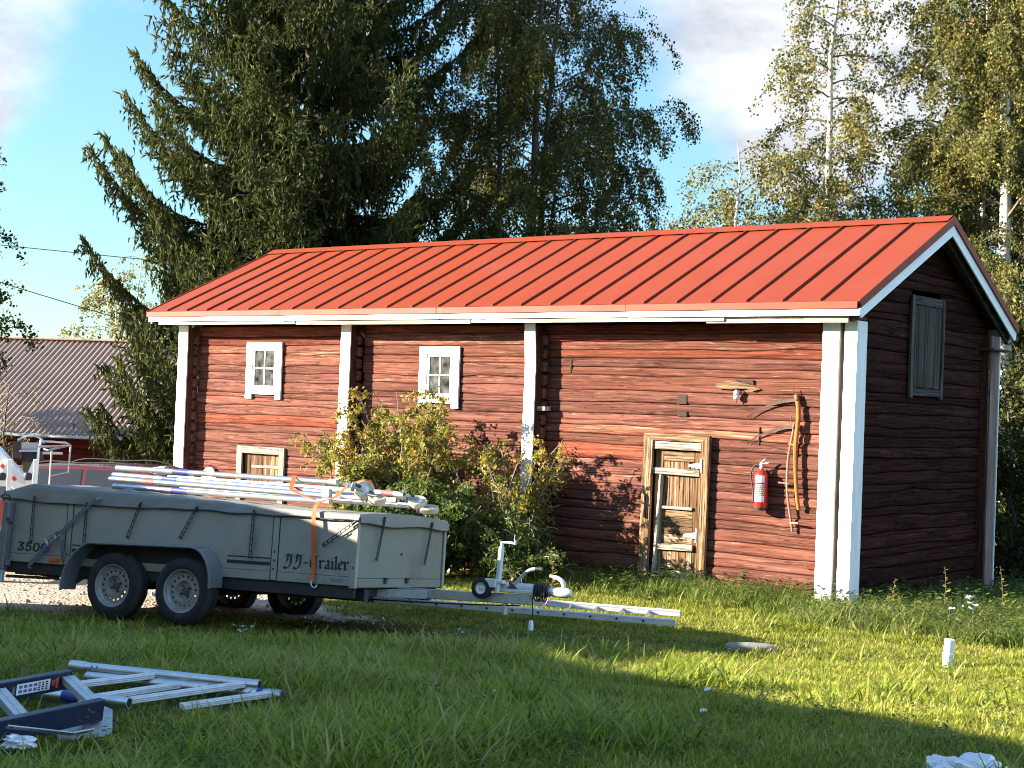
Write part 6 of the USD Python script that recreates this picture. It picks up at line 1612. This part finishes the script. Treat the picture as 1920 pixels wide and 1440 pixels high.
def bush(label, base, H, R, seed, n_stem, twigs, leaves, leaf, tint, mat, squash=1.0, up=1.3, tint_top=.25, cat='bush', droop=1.3, min_z=.12):
    rng = np.random.default_rng(seed); t = thing('bush', label, cat, base); C, T_, tw = [], [], MB()
    for s in range(n_stem):
        az = s * 2.39996 + rng.normal(0, .3); el = rng.uniform(.55, 1.0)
        p0 = np.array([rng.normal(0, .12) * R, rng.normal(0, .12) * R * squash, 0])
        lc = limb_curve(p0, (math.cos(az) * rng.uniform(.1, .9) * R / H, math.sin(az) * rng.uniform(.1, .9) * squash * R / H, up), H * el * 1.08, .8, rng, 9, .10)
        tw.tube(lc, np.linspace(.016, .005, 9), 5, caps=False)
        for w_ in range(twigs):
            g = .22 + .78 * rng.random(); idx = g * 8; i0 = min(7, int(idx)); a0 = lc[i0] + (lc[i0 + 1] - lc[i0]) * (idx - i0)
            d = rng.standard_normal(3) * [1, squash, .5] + np.array([math.cos(az), math.sin(az) * squash, .35]) * .5
            tl = rng.uniform(.2, .62) * R * .55; tc2 = limb_curve(a0, d, tl, droop, rng, 6, .10)
            tw.tube(tc2, np.linspace(.0055, .0025, 6), 3, caps=False)
            m = int(leaves * rng.uniform(.4, 1.5)); u_ = (.1 + .9 * rng.random(m)) * 5 * .999; i1 = np.minimum(4, u_.astype(int))
            c = tc2[i1] + (tc2[i1 + 1] - tc2[i1]) * (u_ - i1)[:, None] + rng.normal(0, .035, (m, 3)); c = c[c[:, 2] > min_z * rng.random()]
            C.append(c); T_.append(np.full(len(c), tint + rng.normal(0, .10)) + tint_top * np.clip(c[:, 2] / H - .35, -.3, .7))
    C, T_ = np.vstack(C), np.concatenate(T_)
    keep = base[1] + C[:, 1] < -.10; C, T_ = C[keep], T_[keep]
    obj(t, 'stems', tw, M['twig_pale'], 60)
    V, F, tt = leaf_quads(C, leaf, rng, hang=.2, tint=T_, asp=.62)
    obj(t, 'leaves', (V, F), M[mat], kind='stuff', tint=tt)


def gz(x, y):
    return float(surface(x, y))


bush('tall straggly bush with yellowing leaves in front of the middle of the barn wall', np.array([-6.5, -1.25, gz(-6.5, -1.25)]), 2.6, 1.05, 3, 64, 18, 36, .058, .50, 'bush_leaf', squash=.55)
bush('yellow-leaved bush left of the tall one, reaching over the second white corner board', np.array([-7.3, -1.3, gz(-7.3, -1.3)]), 2.05, .45, 6, 22, 16, 34, .058, .58, 'bush_leaf', squash=.6)
bush('dense dark green bush behind the trailer front and drawbar', np.array([-5.45, -1.9, gz(-5.45, -1.9)]), 1.5, 1.15, 8, 60, 18, 40, .062, .45, 'bush_green', squash=.75, tint_top=.35)
bush('small mixed bush climbing in front of the third white corner board', np.array([-4.75, -.85, gz(-4.75, -.85)]), 2.0, .75, 9, 32, 14, 28, .052, .52, 'bush_leaf', squash=.6)
bush('low green bush between the jockey wheel and the barn wall', np.array([-4.05, -1.55, gz(-4.05, -1.55)]), 1.05, .80, 14, 26, 13, 24, .050, .48, 'bush_green', squash=.7, tint_top=.4)

# the wood that stands round the yard, beyond and behind the view: one far mass
rng = np.random.default_rng(404)
protos = []
for k in range(3):
    n = 2600; zz = rng.random(n) ** .8; rad = (1 - zz) ** .7 * (2.3 if k else 1.6) + .2; az = rng.uniform(0, 6.283, n)
    C = np.stack([np.cos(az) * rad * np.sqrt(rng.random(n)), np.sin(az) * rad * np.sqrt(rng.random(n)), .8 + zz * 10.5], 1)
    protos.append(leaf_quads(C, .55, rng, hang=.6, tint=np.full(n, .3 + .12 * k)))
pts = []
while len(pts) < 260:
    a, r_ = rng.uniform(0, 6.283), rng.uniform(48, 95); p = np.array([0, -6]) + r_ * np.array([math.cos(a), math.sin(a)])
    X_, d_ = xd(p[0], p[1])
    if d_ > 12 and -.50 * d_ - 4 < X_ < .36 * d_ + 2:
        continue
    if -62 < X_ < -14 and -8 < d_ < 75:
        continue
    pts.append((p[0], p[1], float(terrain(p[0], p[1])) - .3))
pi = UsdGeom.PointInstancer.Define(stage, '/World/forest'); tag(pi, 'mixed wood standing all round the yard outside the view', 'forest', None, 'stuff')
UsdGeom.Scope.Define(stage, '/World/forest/prototypes'); rel = pi.CreatePrototypesRel()
for k, (v, f, tt) in enumerate(protos):
    g = usdkit.mesh(stage, f'/World/forest/prototypes/tree_{k:03d}', (v, f), M['birch_leaf_dark'])
    UsdGeom.PrimvarsAPI(g).CreatePrimvar('tint', Sdf.ValueTypeNames.FloatArray, 'vertex').Set(Vt.FloatArray.FromNumpy(tt.astype(np.float32))); rel.AddTarget(g.GetPath())
pi.CreatePositionsAttr(Vt.Vec3fArray.FromNumpy(np.array(pts, np.float32))); pi.CreateProtoIndicesAttr(Vt.IntArray.FromNumpy(rng.integers(0, 3, len(pts)).astype(np.int32)))
s_ = rng.uniform(.75, 1.15, len(pts)); pi.CreateScalesAttr(Vt.Vec3fArray.FromNumpy(np.stack([s_, s_, s_], 1).astype(np.float32)))
# ---------------------------------------------------------------- grass
def grass_mat(name, ramp, dry, trans=.26):
    n = {'at': ('attribute', dict(attribute='tint')), 'g': ('geometry', {}), 'nz': ('noise_texture', dict(scale=1.3, detail=5.0, roughness=.6)),
         'mr': ('map_range', dict(from_min=.3, from_max=.7, to_min=-.22, to_max=.22, clamp=True)), 'ad': ('math', dict(math_type='add', use_clamp=True)),
         'rp': ('rgb_ramp', dict(ramp=ramp)), 'n2': ('noise_texture', dict(scale=.8, detail=7.0, roughness=.7)),
         'm2': ('map_range', dict(range_type='smoothstep', from_min=.57, from_max=.72, to_min=0.0, to_max=.6, clamp=True)), 'dm': ('mix_color', dict(b=dry)),
         'p': ('principled_bsdf', dict(roughness=.55, specular_ior_level=.14)), 'br': ('hsv', dict(hue=.5, saturation=1.05, value=1.35, fac=1.0)),
         't': ('translucent_bsdf', {}), 'm': ('mix_closure', dict(fac=trans))}
    l = [('g.position', 'nz.vector'), ('g.position', 'n2.vector'), ('nz.fac', 'mr.value'), ('mr.result', 'ad.value1'), ('at.fac', 'ad.value2'), ('ad.value', 'rp.fac'), ('rp.color', 'dm.a'), ('n2.fac', 'm2.value'), ('m2.result', 'dm.fac'),
         ('dm.result', 'p.base_color'), ('dm.result', 'br.color'), ('br.color', 't.color'), ('p.BSDF', 'm.closure1'), ('t.BSDF', 'm.closure2')]
    return usdkit.material(stage, L(name), n, l, surface='m.closure')


M['grass_long'] = grass_mat('long_grass', [(0.0, (0.055, 0.085, 0.010)), (0.5, (0.185, 0.245, 0.023)), (0.85, (0.28, 0.31, 0.04)), (1.0, (0.36, 0.31, 0.12))], (0.20, 0.165, 0.06))
M['grass_short'] = grass_mat('short_grass', [(0.0, (0.080, 0.105, 0.012)), (0.5, (0.22, 0.25, 0.030)), (0.85, (0.30, 0.30, 0.05)), (1.0, (0.45, 0.38, 0.15))], (0.26, 0.21, 0.075))
M['grass_tall'] = grass_mat('tall_grass', [(0.0, (0.070, 0.105, 0.018)), (0.5, (0.140, 0.190, 0.034)), (0.85, (0.21, 0.24, 0.055)), (1.0, (0.38, 0.32, 0.15))], (0.18, 0.17, 0.05))


def tuft(seed, n, hmin, hmax, w, spread, bend, broad=0.0):
    """A tuft of curved blades. Returns mesh and value per vertex."""
    r = np.random.default_rng(seed); V, F, T_, off = [], [], [], 0
    for _ in range(n):
        az, h = r.uniform(0, 2 * math.pi), r.uniform(hmin, hmax); b = bend * r.uniform(.3, 1.3); rad = spread * math.sqrt(r.random()); a0 = r.uniform(0, 2 * math.pi)
        p = np.array([math.cos(a0) * rad, math.sin(a0) * rad, -.01]); ang = r.uniform(.0, .35); dv_ = np.array([math.cos(az), math.sin(az)]); sv = np.array([-dv_[1], dv_[0], 0])
        ww = w * r.uniform(.7, 1.3) * (3.2 if r.random() < broad else 1); seg = 4; t = float(np.clip(r.normal(.5, .27), 0, 1))
        if r.random() < .07:
            t = r.uniform(.9, 1.0)
        for k in range(seg + 1):
            f = k / seg; wk = ww * (1 - f ** 1.6) * .5 + .0004
            V += [p - sv * wk, p + sv * wk]; T_ += [t + .12 * f - .06] * 2
            ang += b / seg; p = p + np.array([dv_[0] * math.sin(ang), dv_[1] * math.sin(ang), math.cos(ang)]) * h / seg
        for k in range(seg):
            a = off + 2 * k; F += [[a, a + 1, a + 3], [a, a + 3, a + 2]]
        off += 2 * (seg + 1)
    return np.array(V), np.array(F), np.clip(T_, 0, 1)


def scatter(name, label, pts, protos, mat, scale, rng, cat='grass'):
    """One uncountable growth: an instancer over the points."""
    pi = UsdGeom.PointInstancer.Define(stage, '/World/' + name); tag(pi, label, cat, None, 'stuff')
    pr = UsdGeom.Scope.Define(stage, f'/World/{name}/prototypes'); rel = pi.CreatePrototypesRel()
    for k, (v, f, t) in enumerate(protos):
        g = usdkit.mesh(stage, f'/World/{name}/prototypes/tuft_{k:03d}', (v, f), mat, smooth=True)
        UsdGeom.PrimvarsAPI(g).CreatePrimvar('tint', Sdf.ValueTypeNames.FloatArray, 'vertex').Set(Vt.FloatArray.FromNumpy(t.astype(np.float32)))
        rel.AddTarget(g.GetPath())
    n = len(pts); a = rng.uniform(0, 2 * math.pi, n)
    pi.CreatePositionsAttr(Vt.Vec3fArray.FromNumpy(pts.astype(np.float32)))
    pi.CreateProtoIndicesAttr(Vt.IntArray.FromNumpy(rng.integers(0, len(protos), n).astype(np.int32)))
    q = np.stack([np.sin(a / 2) * 0, np.sin(a / 2) * 0, np.sin(a / 2), np.cos(a / 2)], 1)
    pi.CreateOrientationsAttr(Vt.QuathArray([Gf.Quath(float(w), float(x), float(y), float(z)) for x, y, z, w in q]))
    s = np.asarray(scale, float); pi.CreateScalesAttr(Vt.Vec3fArray.FromNumpy(np.stack([s, s, s], 1).astype(np.float32)))


rng = np.random.default_rng(2024)
N = 95000
d = np.sqrt(rng.uniform(4.6 ** 2, 25.0 ** 2, N)); d = np.where(rng.random(N) < .45, rng.uniform(4.6, 13.0, N), d)
X = rng.uniform(-1, 1, N) * (.37 * d + 1.3)
px = CAM[0] + X * R_H[0] + d * F_H[0]; py = CAM[1] + X * R_H[1] + d * F_H[1]
gm = gravel_mask(px, py)
keep = (gm < .22) & ~((py > -.06) & (px < .06) & (py < 4.4) & (px > -13)) & ~((px < .06) & (py > -.05))
nclump = meshkit.fbm(np.stack([px * 1.5, py * 1.5, 0 * px], -1), 3, 5)
# worn, nearly bare earth under the drawbar and along the trailer's edge
bare = np.exp(-((X + .35) / 1.45) ** 2 - ((d - 15.1) / .60) ** 2) + np.exp(-((X + 1.6) / .7) ** 2 - ((d - 15.75) / .35) ** 2)
flat2 = np.exp(-(((px - 3.30) / .62) ** 2 + ((py + 14.05) / .62) ** 2) ** 2)
keep &= ~((flat2 > .3) & (rng.random(N) < .5))
keep &= ~((np.exp(-(((px - 2.75) / .58) ** 2 + ((py + 12.95) / .55) ** 2) ** 2) > .3) & (rng.random(N) < .75))
keep &= rng.random(N) > np.clip(bare * 1.15, 0, .93)
X, d, px, py, nclump, bare, flat2 = X[keep], d[keep], px[keep], py[keep], nclump[keep], bare[keep], flat2[keep]
pz = ground_z(px, py)
wall = np.where(px < .3, -py, np.where(py < .5, np.hypot(px * 0, np.minimum(py, 0)), 9.0))      # distance to the barn front
tall_w = np.clip(1.35 - np.abs(wall) / 1.35, 0, 1) * (px > -5.2) * (px < .6)
rside = np.clip((py + 2.3) / .8, 0, 1) * np.clip(1 - (py - .6) / 5.0, .25, 1) * (px >= .3)
tall_w = np.maximum(tall_w, rside * .95)
long_w = np.clip((1.1 - X + (nclump - .5) * 4) / 1.6, 0, 1) * np.clip((13.6 - d) / .8, 0, 1)
long_w = np.maximum(long_w, np.clip((nclump - .62) * 8, 0, 1) * .22)
u = rng.random(len(px))
# grass pressed flat under and around the metal lying in the foreground
flat_ = np.exp(-(((px - 2.75) / .62) ** 2 + ((py + 13.05) / .62) ** 2) ** 2) + np.exp(-(((px - 2.95) / .45) ** 2 + ((py + 14.2) / .6) ** 2) ** 2) + flat2 + np.exp(-(((px - 6.03) / .26) ** 2 + ((py + 11.3) / .2) ** 2) ** 2)
is_tall = u < tall_w * .75
is_long = ~is_tall & (rng.random(len(px)) < long_w * .8 * (1 - np.clip(flat_ * 1.3, 0, 1)))
is_short = ~is_tall & ~is_long
P3 = np.stack([px, py, pz], 1)
scatter('long_grass', 'lush long tufted grass of the shaded near lawn', P3[is_long], [tuft(k, 20, .07, .19, .0075, .10, 2.2, .03) for k in range(8)], M['grass_long'], np.clip(.15 + 1.7 * nclump[is_long], .4, 1.5) * rng.uniform(.55, 1.3, is_long.sum()), rng)
scatter('short_grass', 'short mown sunlit lawn grass', P3[is_short], [tuft(40 + k, 22, .025, .065, .0056, .085, .9, .10) for k in range(8)], M['grass_short'], (1 - .35 * np.clip(flat_[is_short], 0, 1)) * rng.uniform(.7, 1.25, is_short.sum()) * np.where(bare[is_short] > .15, .7, 1), rng)
scatter('tall_grass', 'tall uncut grass growing along the foot of the barn', P3[is_tall], [tuft(80 + k, 15, .10, .30, .0085, .08, .95, .12) for k in range(8)], M['grass_tall'], rng.uniform(.55, 1.15, is_tall.sum()), rng)

# broad-leaved plants in the long grass and a ground cover of clover
def leafy(seed, n, h, leaf):
    r = np.random.default_rng(seed); V, F, T_ = [], [], []; off = 0
    for k in range(n):
        az = r.uniform(0, 6.283); z = h * r.uniform(.1, 1.0); rad = h * r.uniform(.05, .45); s = leaf * r.uniform(.6, 1.3)
        c = np.array([math.cos(az) * rad, math.sin(az) * rad, z]); o = np.array([math.cos(az), math.sin(az), r.uniform(-.3, .5)]); o /= np.linalg.norm(o); sd_ = np.array([-math.sin(az), math.cos(az), r.uniform(-.3, .3)])
        V += [c, c + o * s * .5 + sd_ * s * .3, c + o * s, c + o * s * .5 - sd_ * s * .3]; F += [[off, off + 1, off + 2], [off, off + 2, off + 3]]; T_ += [float(np.clip(r.normal(.45, .2), 0, 1))] * 4; off += 4
    return np.array(V), np.array(F), np.array(T_)


sel = rng.random(len(px)) < np.where(is_tall, .26, .012); Pw = P3[sel]
scatter('weeds', 'broad-leaved weeds mixed into the tall grass by the barn', Pw, [leafy(k, 26, .30, .065) for k in range(5)], M['bush_green'], rng.uniform(.5, 1.15, len(Pw)) * np.where(is_tall[sel], 1, .4), rng, cat='weeds')


def weed(label, x, y, h, seed, flower=False):
    r = np.random.default_rng(seed); z = gz(x, y); t = thing('tall_weed', label, 'weed', (x, y, z)); mb = MB(); c = curve([(0, 0, 0), (.02, .01, h * .5), (.05 * r.uniform(-1, 1), .02, h)], 10); mb.tube(c, np.linspace(.006, .003, 10), 5); obj(t, 'stem', mb, M['bush_green'], 60, tint=np.full(len(mb.get()[0]), .4)) if False else obj(t, 'stem', mb, M['twig'], 60)
    V, F, T_ = [], [], []; off = 0
    for k in range(26):
        f = .15 + .85 * k / 26; p = np.array([np.interp(f, np.linspace(0, 1, 10), c[:, a]) for a in range(3)]); az = k * 2.4; s = .11 * (1.15 - f) * r.uniform(.7, 1.2) + .02
        o = np.array([math.cos(az), math.sin(az), .35]); sd_ = np.array([-math.sin(az), math.cos(az), 0])
        V += [p, p + o * s * .5 + sd_ * s * .24, p + o * s, p + o * s * .5 - sd_ * s * .24]; F += [[off, off + 1, off + 2], [off, off + 2, off + 3]]; T_ += [r.uniform(.4, .9)] * 4; off += 4
    obj(t, 'leaves', (np.array(V), np.array(F)), M['bush_leaf'] if not flower else M['bush_green'], kind='stuff', tint=np.array(T_))


weed('tall nettle standing alone in front of the shaded gable wall', 1.30, -.10, .62, 1)
weed('tall weed at the far right edge of the grass, right of the gable', 2.05, -.25, .70, 2)
weed('leafy weed shoot beside the coupling end of the trailer in front of the barn wall', -3.1, -2.0, .55, 3)
weed('thin weed between the gable corner and the pipe stub', .75, -.35, .45, 4)


def flowers(label, x, y, n, spread, h, r_, seed, elong=1.0):
    r = np.random.default_rng(seed); t = thing('white_flowers', label, 'flowers', (x, y, gz(x, y)))
    for k in range(n):
        a, rad = r.uniform(0, 6.28), spread * math.sqrt(r.random()); c = np.array([math.cos(a) * rad * elong, math.sin(a) * rad, h * r.uniform(.6, 1.1)])
        mb = MB()
        for q_ in range(5):
            an = q_ * 1.257 + r.random(); o = np.array([math.cos(an), math.sin(an), .45 + r.normal(0, .3)]); sd_ = np.array([-math.sin(an), math.cos(an), 0]); s = r_ * r.uniform(.8, 1.2)
            mb.add((np.array([c, c + o * s * .6 + sd_ * s * .4, c + o * s, c + o * s * .6 - sd_ * s * .4]), np.array([[0, 1, 2], [0, 2, 3]])))
        obj(t, 'flower', mb, M['plastic_white'])


flowers('cluster of white flowers in the tall grass near the rear gable corner', 2.02, -1.20, 7, .16, .42, .05, 1)
flowers('small pale flower clump at the lawn edge before the trailer wheels', -1.35, -8.65, 6, .12, .12, .022, 2, 1.6)
flowers('tiny white flowers in the dark lawn below the drawbar plug', -.3, -7.2, 6, .25, .10, .02, 3)
for k, (x, y, lab) in enumerate(((4.02, -9.95, 'small white scrap lying in the shaded lawn at the bottom centre-right'), (4.60, -10.95, 'pale scrap in the lawn just left of the white sack'), (3.55, -11.35, 'tiny white scrap in the long grass right of the scaffold frames'))):
    w = thing('litter_scrap', lab, 'litter', (x, y, gz(x, y) + .045)); rs = np.random.default_rng(k)
    mb = MB(); mb.poly(Polygon([(0, 0), (.035, .006), (.045, .018), (.018, .025), (.003, .015)]), (0, 0, 0), unit(np.array([.9, .5, .1])), unit(np.array([-.3, .6, .7])), .006); obj(w, 'scrap', mb, M['plastic_white'])
